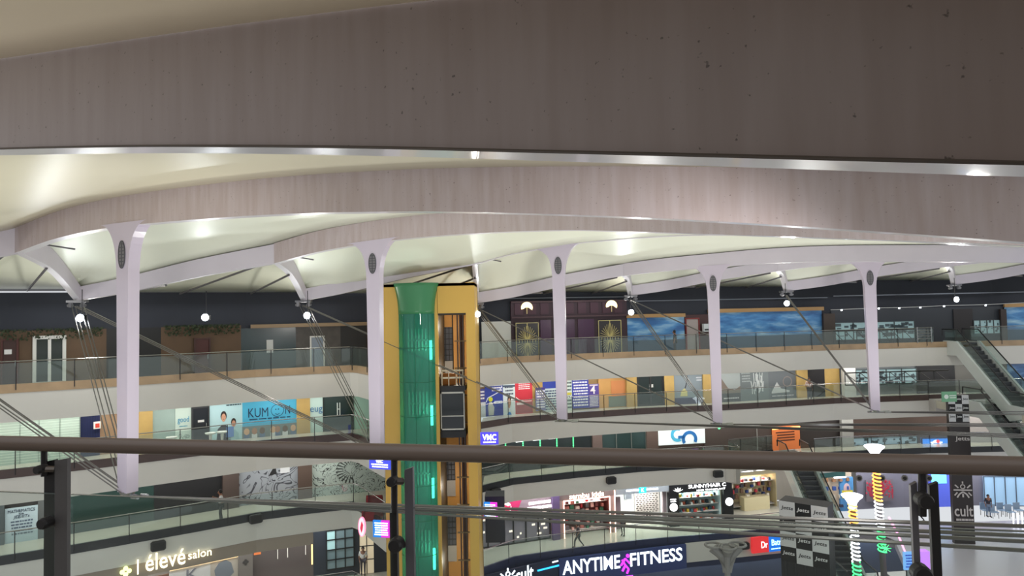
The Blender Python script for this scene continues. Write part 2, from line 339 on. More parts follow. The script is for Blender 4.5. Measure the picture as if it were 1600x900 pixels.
# fabric
def fabmat(name, col, tr=0.25):
    m = bpy.data.materials.new(name); m.use_nodes = True; nt = m.node_tree; p = nt.nodes['Principled BSDF']; p.inputs['Base Color'].default_value = (*col, 1); p.inputs['Roughness'].default_value = .38
    p.inputs['Specular IOR Level'].default_value = .35
    tc = nt.nodes.new('ShaderNodeTexCoord'); nz = nt.nodes.new('ShaderNodeTexNoise'); nz.inputs['Scale'].default_value = .25; nz.inputs['Detail'].default_value = 5
    mx = nt.nodes.new('ShaderNodeMix'); mx.data_type = 'RGBA'; mx.inputs[6].default_value = tuple(c*.93 for c in col)+(1,); mx.inputs[7].default_value = tuple(min(1, c*1.04) for c in col)+(1,)
    nt.links.new(tc.outputs['Object'], nz.inputs['Vector']); nt.links.new(nz.outputs['Fac'], mx.inputs[0]); nt.links.new(mx.outputs[2], p.inputs['Base Color']); return m
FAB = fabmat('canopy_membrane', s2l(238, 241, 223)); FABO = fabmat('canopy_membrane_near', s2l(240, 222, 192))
def loft(name, A, B, m, label, n=24, sag=0.0, rows=8):
    """membrane between two edge lines"""
    def res(L, t):
        x = t*(len(L)-1); i = min(int(x), len(L)-2); return L[i].lerp(L[i+1], x-i)
    vs = []; fs = []
    for i in range(n+1):
        a, b = res(A, i/n), res(B, i/n)
        for j in range(rows+1):
            s = j/rows; p = a.lerp(b, s); vs.append(p+V((0, 0, sag*4*s*(1-s))))
    for i in range(n):
        for j in range(rows):
            q = i*(rows+1)+j; fs.append((q, q+1, q+rows+2, q+rows+1))
    b = MB(); b.add(vs, fs); o = b.build(name, m, smooth=True); md = o.modifiers.new('thickness', 'SOLIDIFY'); md.thickness = .02; md.offset = 1
    return tag(o, label, 'canopy', 'fabric canopy panels')
def top(line, hs, k=1.0, dy=.0): n = len(line); return [p+V((0, dy, (hs[0]+(hs[1]-hs[0])*i/(n-1))*k)) for i, p in enumerate(line)]
def full(r, leg):   # tip -> fork -> hub, along the top edge
    R = RIBS[r]; lp, lh = R['legs'][leg]; a = top(lp, lh)[::-1]; b = top(R['path'], R['h']); return a[:-1]+b
def half(r, leg, k0, k1):
    R = RIBS[r]; lp, lh = R['legs'][leg]; n = len(lp); a = [p+V((0, -.2*(1-(k0+(k1-k0)*(1-i/(n-1)))), (lh[0]+(lh[1]-lh[0])*i/(n-1))*(1 if False else k0+(k1-k0)*(1-i/(n-1))))) for i, p in enumerate(lp)][::-1]
    b = [p+V((-.05, -.2*(1-k1), h*k1)) for p, h in zip(R['path'], [R['h'][0]]*len(R['path']))]; return a[:-1]+b
loft('fabric_canopy', full('A', 1), full('B', 0), FAB, 'cream fabric canopy panel behind the left mast, between second and third ribs', sag=.25)
loft('fabric_canopy', full('B', 1), half('C', 0, .95, .06), FAB, 'cream fabric canopy panel above the yellow lift tower\'s right side', sag=.25)
loft('fabric_canopy', full('C', 1), full('D', 0), FAB, 'cream fabric canopy panel over the maroon shopfront with two moon lamps', sag=.2)
loft('fabric_canopy', full('D', 1), full('E', 0), FAB, 'cream fabric canopy panel over the blue sky murals', sag=.15)
loft('fabric_canopy', full('F', 1), full('G', 0), FAB, 'cream fabric canopy panel at the far right above the escalators', sag=.1)
loft('fabric_canopy', full('E', 1), full('F', 0), FAB, 'cream fabric canopy panel over the window by the far bridge', sag=.1)
Zt = top(Zp, (1.1, 1.12)); lA = full('A', 0)
loft('fabric_canopy', Zt, [V((-30, 17, 5.2)), V((-26, 20.5, 5.1))]+lA, fabmat('canopy_membrane_yellower', s2l(226, 220, 194)), 'broad cream fabric canopy panel behind the nearest rib', n=40, sag=.25)  # duller, yellower membrane tone on this panel
loft('fabric_canopy', [p+V((-.9, -2.6, .62 if i < 30 else .5)) for i, p in enumerate(Zt)], [p+V((-.1, -.17, 0)) for p in Zt], FABO, 'tan-lit fabric canopy panel overhead at the upper left corner', n=40, sag=.06)  # tan is the colour of the FABO membrane material
# outer membranes: legs to roof edge, with struts
for k, r in enumerate(order):
    lp0, h0 = RIBS[r]['legs'][0]; lp1, h1 = RIBS[r]['legs'][1]
    line = top(lp0, h0)[::-1][:-1]+top(lp1, h1)
    a, b = line[0], line[-1]; E_ = []
    yt = {'A': 450, 'B': 456, 'C': 457, 'D': 456, 'E': 447, 'F': 437, 'G': 425}[r]
    wallp = WL if r in 'AB' else ([(-14, 42), (-4.7, 44.9)]+WR if r == 'C' else WR)
    for i in range(len(line)):
        t = i/(len(line)-1); q = a.lerp(b, t)
        dxy = V((q.x, q.y)).normalized(); s = None
        pp = 800+F*q.x/q.y; h_, _ = hit(pp, yt, wallp); E_.append(V((h_.x, h_.y, max(4.05, h_.z)-.02))+V((dxy.x, dxy.y, 0))*.1)
    o = loft('fabric_canopy', line, E_, FAB, 'small cream canopy panel outside the rib fork, '+desc[r], n=16, sag=.1, rows=4)
    st = [(.3, .1), (.5, .45), (.72, .9)]
    rt = empty('strut_frame', tuple(line[8]), 'grey steel struts fanning from rib fork, '+desc[r], 'strut')
    fk = RIBS[r]['path'][0]
    for t0, t1 in ((.2, .12), (.5, .42), (.8, .75)):
        i0 = int(t0*(len(line)-1)); A_ = line[i0].lerp(fk, .25)-V((0, 0, .55)); i1 = int(t1*(len(line)-1)); B_ = E_[i1]-V((0, 0, .12))
        s = MB().tube([A_, B_], .055, 6).build('strut', C(95, 92, 95, rough=.4)); s.parent = rt; s.matrix_parent_inverse = Matrix.Translation(-rt.location)
    s = MB().tube([fk+V((-1.6, .9, .35)), fk+V((0, .3, .5)), fk+V((1.4, 1.2, .25))], .035, 6).build('brace', C(95, 92, 95, rough=.4)); s.parent = rt; s.matrix_parent_inverse = Matrix.Translation(-rt.location)
# masts
MASTC = C(200, 190, 206, rough=.28, var=.04, vscale=.8, coat=.2); VENT = C(120, 118, 122, rough=.5)
mpos = {'A': (200, 354, 190, 768, 23.0), 'B': (585, 380, 583, 703, 30.0), 'C': (872, 388, 869, 655, 35.4), 'D': (1113, 418, 1120, 660, 38.7), 'E': (1357, 411, 1367, 641, 41.0)}
MB_ = {}
mdesc = {'A': 'lilac-white flared mast nearest at left', 'B': 'lilac-white flared mast overlapping the lift tower', 'C': 'lilac-white flared mast before the maroon facade', 'D': 'lilac-white flared mast beside the red-framed door', 'E': 'lilac-white flared mast nearest the escalators'}
for r, (xt, yt, xb, yb, Y) in mpos.items():
    T = P(xt, yt, Y)+V((0, 0, .12)); B = P(xb, yb, Y); B = V((T.x, T.y, B.z)) if True else B
    path = RIBS[r]['path']; near = min(range(len(path)), key=lambda i: (path[i]-T).length); t = path[min(near+3, len(path)-1)]-path[near-3]; t.z = 0; t.normalize(); nn = V((-t.y, t.x, 0))
    root = empty('mast', tuple(B), mdesc[r], 'mast'); L = T.z-B.z
    sc = {'A': 1.0, 'B': .95, 'C': .95, 'D': .95, 'E': .95}[r]
    ws, wb, wf, fh = .34*sc, .27*sc, 1.4*sc, 2.0*sc
    prof = []
    for i in range(11):
        a = i/10; prof.append((ws+(wf-ws)*(1-math.cos(a*math.pi/2))**1.15, L-fh+fh*math.sin(a*math.pi/2)**.9 if a < 1 else L))
    right = [(wb, 0)]+prof; left = [(-x, z) for x, z in right]; 
    slope = lambda x: (path[min(near+3, len(path)-1)].z-path[near-3].z)/((path[min(near+3, len(path)-1)]-path[near-3]).length)*x
    out = right+left[::-1]; b = MB()
    # body split in convex quads: rows between left and right
    vs = []; hw = .2*sc
    for (xr, zr) in right:
        zz = zr; ex = slope(xr) if zr > L-.02 else 0
        for sx, sn in ((-1, -1), (1, -1), (1, 1), (-1, 1)):
            vs.append(B+t*(sx*xr)+nn*(sn*hw)+V((0, 0, zz+(slope(sx*xr) if zr > L-.4 else 0))))
    n = len(right); fs = [(i*4+j, i*4+(j+1) % 4, (i+1)*4+(j+1) % 4, (i+1)*4+j) for i in range(n-1) for j in range(4)]+[(3, 2, 1, 0), tuple(range(4*n-4, 4*n))]
    b.add(vs, fs); o = b.build('shaft', MASTC); o.parent = root; o.matrix_parent_inverse = Matrix.Translation(-root.location)
    # oval louvre
    sgn = -1 if (nn.dot(V((T.x, T.y, 0))) > 0) else 1; c = B+V((0, 0, L-fh*.55))+nn*(sgn*(hw+.005)); f = Fr((0, 0), (1, 0), 0, 1, 0); f.a = c; f.u = t if sgn < 0 else -t; f.n = nn*sgn; f.z0 = 0
    v = MB().disc(f, 0, 0, .19*sc, 0, .015, ry=.46*sc).build('oval_vent', VENT); v.parent = root; v.matrix_parent_inverse = Matrix.Translation(-root.location)
    gb = MB(); gb.ring(f, 0, 0, .2*sc, .03, .0, .03, ry=.48*sc)
    for q in range(-3, 4):
        y = q*.12*sc; hwid = .18*sc*math.sqrt(max(0, 1-(y/(.46*sc))**2)); gb.stroke(f, [(-hwid, y), (hwid, y)], .03, .01, .03)
    gb.stroke(f, [(0, -.42*sc), (0, .42*sc)], .025, .01, .03)
    v = gb.build('vent_grille', C(80, 80, 86)); v.parent = root; v.matrix_parent_inverse = Matrix.Translation(-root.location)
    # shoe
    sh = MB().tube([B+V((0, 0, -.12)), B+V((0, 0, .02))], [.2, .26], 10); sh.tube([B+t*-.4+V((0, 0, -.1)), B+t*.55+V((0, 0, -.1))], .06, 8)
    for q in (-1, 1): sh.tube([B+t*.5+nn*q*.16+V((0, 0, -.1)), B+t*.85+nn*q*.16+V((0, 0, -.08))], .055, 8)
    v = sh.build('cable_shoe', STEEL); v.parent = root; v.matrix_parent_inverse = Matrix.Translation(-root.location)
    MB_[r] = (B, t, nn, root)
    lamp('AREA', 'canopy_fill', tuple(B+V((1.5, -4.2, -.6))), {'A': 340, 'B': 400, 'C': 400, 'D': 380, 'E': 380}[r], (1, .99, .94), .8, tuple(B+V((2, -7, 12))))  # added area fill floating clear of the mast, brightens the canopy
# cable sets
CAB = C(120, 118, 116, rough=.3, metal=.8)
def cable(pts, rad, root):
    o = MB().tube(pts, rad, 6).build('cable', CAB); o.parent = root; o.matrix_parent_inverse = Matrix.Translation(-root.location); return o
for k, r in enumerate(order):
    for ri, ti in ((r, k), (r, k+1)):
        if r not in MB_: continue
        B, t, nn, _ = MB_[r]; tp = TIP[ti]+V((0, 0, -.25)); side = 'outer' if ti == k else 'inner'
        rt = empty('stay_cables', tuple(tp), 'steel stay cables, %s set of the %s' % (('long slanting' if ti == k else 'steeper'), mdesc[r].replace('lilac-white ', '')), 'cable')
        e = (B-tp); e.z = 0; e.normalize(); s = V((-e.y, e.x, 0))
        for q in (-.11, .11):
            cable([tp+s*q, B+s*q*.8+V((0, 0, -.02))], .022, rt); cable([tp+s*q*2.2+V((0, 0, -.02)), B+s*q*1.8+V((0, 0, -.06))], .02, rt)
for ti in range(1, 7):
    tp = TIP[ti]; c = MB()
    for q in (-.28, .28):
        c.tube([tp+V((q, -.1, -.05)), tp+V((q, -.1, -.3))], .09, 8); c.tube([tp+V((q*1.5, -.1, -.22)), tp+V((q*.6, -.1, -.22))], .06, 8)
    c.box(tp.x-.4, tp.x+.4, tp.y-.25, tp.y+.15, tp.z-.08, tp.z+.02)
    tag(c.build('cable_anchor', C(120, 120, 124, rough=.35, metal=.5)), 'steel clevis anchor under rib tip, %s along the roof edge from the left' % ['', 'first', 'second', 'third', 'fourth', 'fifth', 'sixth'][ti], 'cable anchor')
hub = {'A': [P(1600, y, 11.0) for y in (822, 837, 846, 860)], 'B': [P(1600, y, 22) for y in (718, 722, 727, 731)], 'C': [P(1600, y, 31.1) for y in (679, 681.5, 684)], 'D': [P(1640, y, 35.2) for y in (662, 664.5, 667)], 'E': [P(1650, y, 38.5) for y in (643, 646, 649)]}
for r, ends in hub.items():
    B, t, nn, _ = MB_[r]; rt = empty('hub_cables', tuple(B), 'steel cable bundle running right from the %s' % mdesc[r].replace('lilac-white ', ''), 'cable')
    for i, e in enumerate(ends):
        s = B+t*.5+nn*(i-1.5)*.1+V((0, 0, -.06-.03*i)); e2 = e+(e-s)*.35; cable([s, e, e2], [.03, .034, .034] if r == 'A' else [.03]*3, rt)
# added eave fill, then the floodlights near the tips
for i in range(0, 8):
    lamp('POINT', 'eave_fill', tuple(TIP[i]+V((TIP[i].x*.02, 1.6, -1.0))), 260, (1, .97, .9), .3)  # added point fill, no fitting, brightens the outer canopy panels
for i, (px, py, Y) in enumerate([(126, 497, 30.4), (321, 496, 33), (480, 493, 35), (746, 491, 38), (986, 488, 41.5), (1229, 474, 43.2), (1494, 468, 44.8)]):
    p = P(px, py, Y); lb = ['first', 'second', 'third', 'fourth', 'fifth', 'sixth', 'seventh'][i]
    rt = empty('floodlight', tuple(p), 'small glaring white floodlight below the canopy edge, %s from the left' % lb, 'floodlight', 'floodlights along the roof edge')
    inv = Matrix.Translation(-rt.location)
    d = (EYE-p); d.z = 0; d.normalize()
    b = MB().box(p.x-.16, p.x+.16, p.y-.02, p.y+.2, p.z-.13, p.z+.13).build('housing', BLACK); b.parent = rt; b.matrix_parent_inverse = inv
    l = MB(); ff = Fr((p.x-.15, p.y-.03), (p.x+.15, p.y-.03), p.z-.12, p.z+.12, 0); l.disc(ff, .5, .5, .17, 0, .02); l = l.build('lens', glow(225, 238, 255, 30)); l.parent = rt; l.matrix_parent_inverse = inv
    y = MB().tube([p+V((0, .1, .1)), p+V((0, .1, 1.3 if i < 6 else 1.75))], .02, 6).build('hanger', DSTEEL); y.parent = rt; y.matrix_parent_inverse = inv
    lamp('SPOT', 'floodlight_beam', tuple(p+V((0, -.2, 0))), 260, (.93, .98, 1), .12, (p.x*.55, p.y-13, 9.5), angle=140)
# ---------------------------------------------------------------- lift tower
YEL = C(214, 172, 82, rough=.5, var=.06, vscale=.6); YEL2 = C(186, 138, 70, rough=.6)
TY = 35.3
def tx(px, Y=TY): return (px-800)/F*Y
def tz(py, px=672, Y=TY): return P(px, py, Y).z
t0 = empty('lift_tower', (tx(672), TY, -18.25), 'yellow lift tower with a flared green glass tube and an open shaft', 'lift tower')
def tb(mb, n, m, smooth=False, parent=None):
    o = mb.build(n, m, smooth=smooth); o.parent = parent or t0
    if (parent or t0) is t0: o.matrix_parent_inverse = Matrix.Translation(-t0.location)
    return o
x0, xg0, xg1, xs, xr, x1 = tx(598), tx(622), tx(678), tx(683), tx(727), tx(741); ztop = tz(443); zh = tz(490)
tb(MB().box(x0, xg0, TY, TY+4.2, -18.25, ztop), 'left_pier', YEL)
tb(MB().box(xr, x1, TY, TY+4.2, -18.25, ztop+.02), 'right_pier', YEL)
tb(MB().box(xs-.02, xr, TY, TY+.35, zh, ztop), 'header', YEL)
tb(MB().box(xg1, xs, TY, TY+.3, -18.25, ztop), 'mullion_strip', YEL)
tb(MB().box(xg0, x1, TY+3.6, TY+4.0, -18.25, ztop), 'rear_wall', YEL2)
tb(MB().box(xg1+.02, xs-.02, TY+.3, TY+3.6, -18.25, ztop), 'dividing_wall', C(60, 52, 40))
tb(MB().box(x0, x1, TY, TY+4.2, ztop-.15, ztop), 'roof_slab', YEL)
# green tube
cx = (xg0+xg1)/2; r0 = (xg1-xg0)/2
def tube_seg(zs, rs, n=18, a0=180, a1=360, cy=TY+.05, sq=.75):
    b = MB(); vs = []
    for z, r in zip(zs, rs):
        for i in range(n+1):
            a = math.radians(a0+(a1-a0)*i/n); vs.append((cx+r*math.cos(a), cy+r*sq*math.sin(a), z))
    fs = [(k*(n+1)+i, k*(n+1)+i+1, (k+1)*(n+1)+i+1, (k+1)*(n+1)+i) for k in range(len(zs)-1) for i in range(n)]
    return b.add(vs, fs)
GRN = C(58, 128, 84, rough=.35)
zz = [zh+(ztop+.02-zh)*k/8 for k in range(9)]
o = tb(tube_seg(zz, [r0+.02+.24*(k/8)**2.2 for k in range(9)]), 'flared_crown', GRN, True)
md = o.modifiers.new('t', 'SOLIDIFY'); md.thickness = .03
zs = [-18.25+(zh+18.25)*k/12 for k in range(13)]
o = tb(tube_seg(zs, [r0]*13), 'glass_tube', GLE, True)
fr_ = MB()
for k in range(1, 12): 
    pts = [(cx+r0*1.01*math.cos(math.radians(a)), TY+.05+r0*.76*math.sin(math.radians(a)), zs[k]) for a in range(180, 361, 15)]; fr_.tube(pts, .012, 4)
for a in (225, 270, 315): fr_.tube([(cx+r0*1.005*math.cos(math.radians(a)), TY+.05+r0*.755*math.sin(math.radians(a)), -18.25), (cx+r0*1.005*math.cos(math.radians(a)), TY+.05+r0*.755*math.sin(math.radians(a)), zh)], .012, 4)
tb(fr_, 'glazing_bars', C(40, 110, 85))
tb(MB().box(xg0, xg1, TY+1.4, TY+1.5, -18.25, zh+.1), 'inner_wall', C(70, 130, 110, var=.35, vscale=1.5))
fl = Fr((xg0+.1, TY+1.4), (xg1-.1, TY+1.4), 0, 1, 0)
for k, (ya, yb) in enumerate(((532, 562), (634, 665), (748, 779), (858, 891))):
    za, zb = tz(ya), tz(yb); xx = tx(671)
    tb(MB().tube([(xx, TY+.1, zb), (xx, TY+.1, za)], .07, 8), 'tube_light', glow(120, 255, 215, 7))
    tb(MB().box(xx-.5, xx-.1, TY+.5, TY+.54, za-.35, za-.3), 'light_bracket', C(120, 190, 170))
    lamp('POINT', 'tube_light_glow', (xx, TY+.55, (za+zb)/2), 60, (.7, 1, .9), .25)
    zc = (za+zb)/2
    gb = MB()
    for q in range(6): gb.box(xg0+.25+q*.19, xg0+.33+q*.19, TY+1.3, TY+1.38, zc-.1, zc+1.1)
    gb.box(xg0+.2, xg0+1.4, TY+1.3, TY+1.38, zc+.45, zc+.52)
    tb(gb, 'grille_window', C(150, 215, 195))
# shaft interior
for k, (ya, yb) in enumerate(((513, 571), (722, 776), (826, 888))):
    f = Fr((tx(684, TY+3.5), TY+3.5), (tx(706, TY+3.5), TY+3.5), tz(yb, 695), tz(ya, 695), 0)
    w_ = MB().fb(f, 0, 1, 0, 1, 0, .04); w_ = tb(w_, 'landing_door', C(70, 74, 84))
    g = MB()
    for q in range(5): g.fb(f, q*.24, q*.24+.05, 0, 1, .04, .08)
    for q in range(7): g.fb(f, 0, 1, q*.16, q*.16+.02, .04, .08)
    g = g.build('door_grille', C(35, 36, 42)); g.parent = w_
    f2 = Fr((tx(684, TY+3.5), TY+3.5), (tx(706, TY+3.5), TY+3.5), tz(yb, 695)-.9, tz(yb, 695), 0)
    tb(MB().fb(f2, 0, 1, 0, 1, 0, .05), 'landing_panel', C(150, 148, 145))
for k, xx in enumerate((710, 714, 719)):
    tb(MB().box(tx(xx), tx(xx)+.07, TY+.9, TY+1.05, -18.25, zh-.1), 'guide_rail', C(70, 45, 35, rough=.4))
tb(MB().box(tx(714), tx(721), TY+1.2, TY+1.5, -18.25, zh), 'counterweight_channel', C(112, 80, 58))
b = MB()
for k in range(14): b.box(tx(706), tx(726), TY+.85, TY+.92, -16+k*1.45, -15.93+k*1.45)
tb(b, 'rail_bracket', C(120, 100, 70))
tb(MB().box(xs, xr, TY+.1, TY+.4, zh-.1, zh+.02), 'top_beam', C(50, 45, 40))
f = Fr((tx(683), TY+.5), (tx(722), TY+.5), tz(676, 703), tz(612, 703), 0)
car = empty('lift_car', tuple(f.pt(.5, 0)), 'dark glass lift car with silver edge frame hanging in the open shaft', 'lift car')
def cb(mb, n, m): o = mb.build(n, m); o.parent = car; o.matrix_parent_inverse = Matrix.Translation(-car.location); return o
cb(MB().fb(f, 0, 1, 0, 1, -1.6, 0), 'body', C(40, 46, 50, rough=.15)); 
g = MB(); [g.fb(f, *q, 0, .05) for q in ((.02, .06, .03, .97), (.94, .98, .03, .97), (.02, .98, .03, .06), (.02, .98, .93, .97), (.06, .94, .36, .38))]
cb(g, 'edge_frame', C(210, 210, 205, rough=.3))
cb(MB().fb(f, -.04, 1.04, 1, 1.12, -1.6, .1), 'roof', BLACK); cb(MB().fb(f, -.02, 1.02, -.16, 0, -1.6, .08), 'underframe', BLACK)
g = MB()
for q in (.08, .35, .65, .92): g.fb(f, q, q+.03, 1.1, 1.5, 0, .04)
g.fb(f, .05, .96, 1.3, 1.34, 0, .04); g.fb(f, .05, .96, 1.48, 1.52, 0, .04); cb(g, 'service_rail', C(225, 215, 190))
cb(MB().fb(f, .05, .6, 1.12, 1.4, -.8, -.6), 'machine_box', C(170, 105, 30))
cb(MB().tube([f.pt(.5, 1.5, -.8), f.pt(.5, 0, -.8)+V((0, 0, zh-f.z0-.1))], .03, 6), 'hoist_rope', BLACK)
LQ = [(-6.95, 36.2), (-6.9, 39.5), (-2.4, 39.5), (-2.4, 43.5), (-4.6, 46), (-10.2, 43.4), (-9.3, 39.7)]
# landings linking the galleries with the tower
for lv in (4, 3, 2, 1):
    struct(MB().prism([(x, y, K[lv]-.45) for x, y in LQ], [(x, y, K[lv]-.352) for x, y in LQ]).build('floor', TILE))
for z_ in (2.2, -.2, -6.5, -10.5, -14): lamp('POINT', 'shaft_fill', ((xs+xr)/2, TY+1.9, z_), 55, (1, .92, .78), .2)  # added point fill to brighten the shaft walls
# ---------------------------------------------------------------- signs on brackets by the tower
def sign(name, label, cat, f, m, d=.12): return tag(MB().fb(f, 0, 1, 0, 1, 0, d).build(name, m), label, cat)
f = Fr((tx(746, 35), 35), (tx(774, 35), 35), tz(694, 760, 35), tz(675, 760, 35), 0)
s = sign('lightbox_sign', 'blue-violet lit sign with white capitals right of the lift tower', 'sign', f, glow(70, 62, 200, 1.1))
text(f, 'VMC', .5, .6, .3, glow(255, 255, 255, 3), s, width=.7, bold=.03, d=.12); lines(f, .15, .85, .1, .3, 1, glow(230, 230, 255, 2), s, d0=.12, d1=.14)
f = Fr((tx(575, 35), 35), (tx(607, 34.6), 34.6), tz(731, 590, 35), tz(713, 590, 35), 0)
s = sign('lightbox_sign', 'blue lit sign just under the handrail, left side of the lift tower', 'sign', f, glow(62, 72, 205, 1.1))
text(f, 'VMC', .5, .68, .16, glow(255, 255, 255, 3), s, width=.4, bold=.02, d=.12); lines(f, .1, .9, .1, .5, 2, glow(235, 235, 255, 2), s, d0=.12, d1=.14)
def duo(px0, px1, ya, yb, Y, label):
    f = Fr((tx(px0, Y), Y), (tx(px1, Y), Y-.2), tz(yb, px0, Y), tz(ya, px0, Y), 0)
    s = tag(MB().fb(f, 0, .5, 0, 1, 0, .12).build('lightbox_sign', glow(20, 110, 200, 1.2)), label, 'sign')
    MB().fb(f, .5, 1, 0, 1, 0, .12).build('magenta_half', glow(200, 40, 190, 1.2), s); lines(f, .08, .92, .1, .92, 6, glow(235, 245, 255, 2.2), s, d0=.12, d1=.14, seed=px0)
    return s
duo(579, 605, 812, 838, 34.8, 'blue and magenta lit notice board left of the lift tower\'s foot')
duo(750, 770, 784, 808, 38, 'blue and magenta lit notice board right of the lift tower')
# dark service column and bracket right of tower
tag(MB().box(tx(751, 38.6), tx(781, 38.6), 38.6, 39.9, tz(848, 760, 38.6), tz(776, 760, 38.6)).build('kiosk_column', C(34, 38, 52)), 'dark square column under the lift landing beside a lit notice board', 'column')
# ---------------------------------------------------------------- shopfront helpers
LV = {('L', 4): WL, ('R', 4): WR}
def sf(side, lv, xa, xb, off=.06, z0=None, z1=None, yt=None, yb=None, poly=None):
    """frame on a gallery's back wall between two picture columns; full storey unless rows are given"""
    p = poly or (WL if side == 'L' else (WRD if False else WR)); zf = K[lv]-.35; zc = {4: 2.5, 3: FB[4]-.2, 2: FB[3]-.3, 1: FB[2]-.55, 0: FB[1]+.1}[lv]
    ym = {4: 540, 3: 640, 2: 750, 1: 800, 0: 880}[lv]
    a, _ = hit(xa, ym, p); b, _ = hit(xb, ym, p)
    if yt is not None: z1 = hit(xa, yt, p)[0].z
    if yb is not None: z0 = hit(xa, yb, p)[0].z
    return Fr((a.x, a.y), (b.x, b.y), zf if z0 is None else z0, zc if z1 is None else z1, off)
def plain(name, label, cat, f, m, d=.05, group=None): return panel(name, label, cat, f, m, group, d)
def framed(f, m, parent, t=.05, d0=.05, d1=.1, name='frame', mull=0, trans=()):
    g = MB(); a = t/f.W; b = t/f.H; g.fb(f, 0, a, 0, 1, d0, d1); g.fb(f, 1-a, 1, 0, 1, d0, d1); g.fb(f, a, 1-a, 0, b, d0, d1); g.fb(f, a, 1-a, 1-b, 1, d0, d1)
    for i in range(mull): u = (i+1)/(mull+1); g.fb(f, u-a/2, u+a/2, b, 1-b, d0, d1)
    for v in trans: g.fb(f, a, 1-a, v-b/2, v+b/2, d0, d1)
    return g.build(name, m, parent)
# ================= top gallery, left
IVY = C(42, 52, 32, rough=.9, var=.5, vscale=6)
o = strip('timber_shopfront', sub(WL, -160, 166), -.35, 2.5, .07, C(82, 62, 44, rough=.7, var=.25, vscale=1.2), off=-0.17); tag(o, 'brown timber-clad shopfront at the far left of the top gallery', 'shopfront')
f = sf('L', 4, 165, 251, .1); plain('shop_opening', 'black unlit shop opening behind the tall left mast, top gallery', 'shop opening', f, C(8, 9, 12), .04)
f = sf('L', 4, 251, 376, .1); plain('timber_shopfront', 'brown shopfront with a dark red door, right of the black opening', 'shopfront', f, C(80, 60, 42, rough=.7, var=.25, vscale=1.2))
for i, (xa, xb, lb) in enumerate(((-40, 160, 'trailing dark ivy along the top of the far-left brown shopfront'), (255, 372, 'trailing dark ivy above the brown shopfront with the red door'))):
    f = sf('L', 4, xa, xb, .25); g = MB(); r = random.Random(i)
    for q in range(300):
        u = r.random(); v = 1.02-r.random()**2*.2; s = .05+r.random()*.05; c = f.pt(u, v, r.random()*.15); a = r.random()*6.3
        g.add([c+V((s*math.cos(a), 0, s*math.sin(a))), c+V((s*math.cos(a+2.1), .04, s*math.sin(a+2.1))), c+V((s*math.cos(a+4.2), -.03, s*math.sin(a+4.2)))], [(0, 1, 2)])
    o = g.build('ivy_garland', IVY); tag(o, lb, 'ivy', kind='stuff')
def door(side, lv, xa, xb, yt, m, fm, label, leaves=1, yb=None, notice=None, group=None, off=.17, cat='door', name='shop_door', handle=True):
    f = sf(side, lv, xa, xb, off, yt=yt, yb=yb); o = empty(name, tuple(f.pt(.5, 0)), label, cat); inv = Matrix.Translation(-o.location)
    def pb(mb, n, mm):
        x = mb.build(n, mm); x.parent = o; x.matrix_parent_inverse = inv; return x
    g = MB(); t = .09; a = t/f.W; b = t/f.H
    for u0, u1, v0, v1 in ((0, a, 0, 1), (1-a, 1, 0, 1), (a, 1-a, 1-b, 1), (a, 1-a, 0, b*.6)): g.fb(f, u0, u1, v0, v1, 0, .1)
    pb(g, 'frame', fm)
    for i in range(leaves):
        u0 = a+(1-2*a)*i/leaves; u1 = a+(1-2*a)*(i+1)/leaves; l = pb(MB().fb(f, u0+.01, u1-.01, b*.6, 1-b, .02, .05), 'door_leaf', m)
        if leaves > 1: 
            g = MB(); w = a*.8; [g.fb(f, *q, .05, .08) for q in ((u0, u0+w, b*.6, 1-b), (u1-w, u1, b*.6, 1-b), (u0, u1, b*.6, b*1.6), (u0, u1, 1-2*b, 1-b))]; g = g.build('leaf_frame', fm); g.parent = l
    if handle: pb(MB().fb(f, .8 if leaves == 1 else .44, .84 if leaves == 1 else .47, .42, .55, .05, .11), 'handle', STEEL)
    if notice: pb(MB().fb(f, notice[0], notice[1], notice[2], notice[3], .06, .07), 'notice', C(205, 205, 205))
    return o
door('L', 4, 2, 30, 530, C(52, 26, 22), C(70, 30, 26), 'dark red-brown door with a white notice at the far left, top gallery', notice=(.2, .62, .68, .78))
door('L', 4, 52, 104, 525, C(46, 52, 50, rough=.1), C(205, 205, 202), 'white-framed double glass door in the left brown shopfront', leaves=2)
door('L', 4, 302, 328, 528, C(66, 30, 28), C(60, 34, 30), 'dark red door in the brown shopfront right of the tall left mast')
f = sf('L', 4, 376, 462, .1, z1=2.3); o = plain('hoarding', 'dark teal glass hoarding with a small white notice, top gallery', 'hoarding', f, C(34, 50, 54, rough=.25, var=.2, vscale=.6)); MB().fb(f, .46, .58, .42, .72, .05, .07).build('notice', C(170, 172, 172), o)
f = sf('L', 4, 462, 532, .1, z1=2.3); plain('stone_shopfront', 'dark mottled stone shopfront behind the white-framed single door', 'shopfront', f, C(62, 58, 56, var=.6, vscale=3))
door('L', 4, 484, 507, 525, C(120, 130, 145, rough=.2), C(190, 190, 188), 'white-framed single glass door before the mottled stone front')
f = sf('L', 4, 532, 572, .1, z1=2.3); plain('shop_opening', 'black unlit opening at the right end of the left top gallery', 'shop opening', f, C(12, 12, 15))
f = sf('L', 4, 392, 575, .15, z0=2.3, z1=2.52); plain('timber_ledge', 'tan ledge running above the dark teal hoarding', 'ledge', f, C(120, 100, 75), .25)
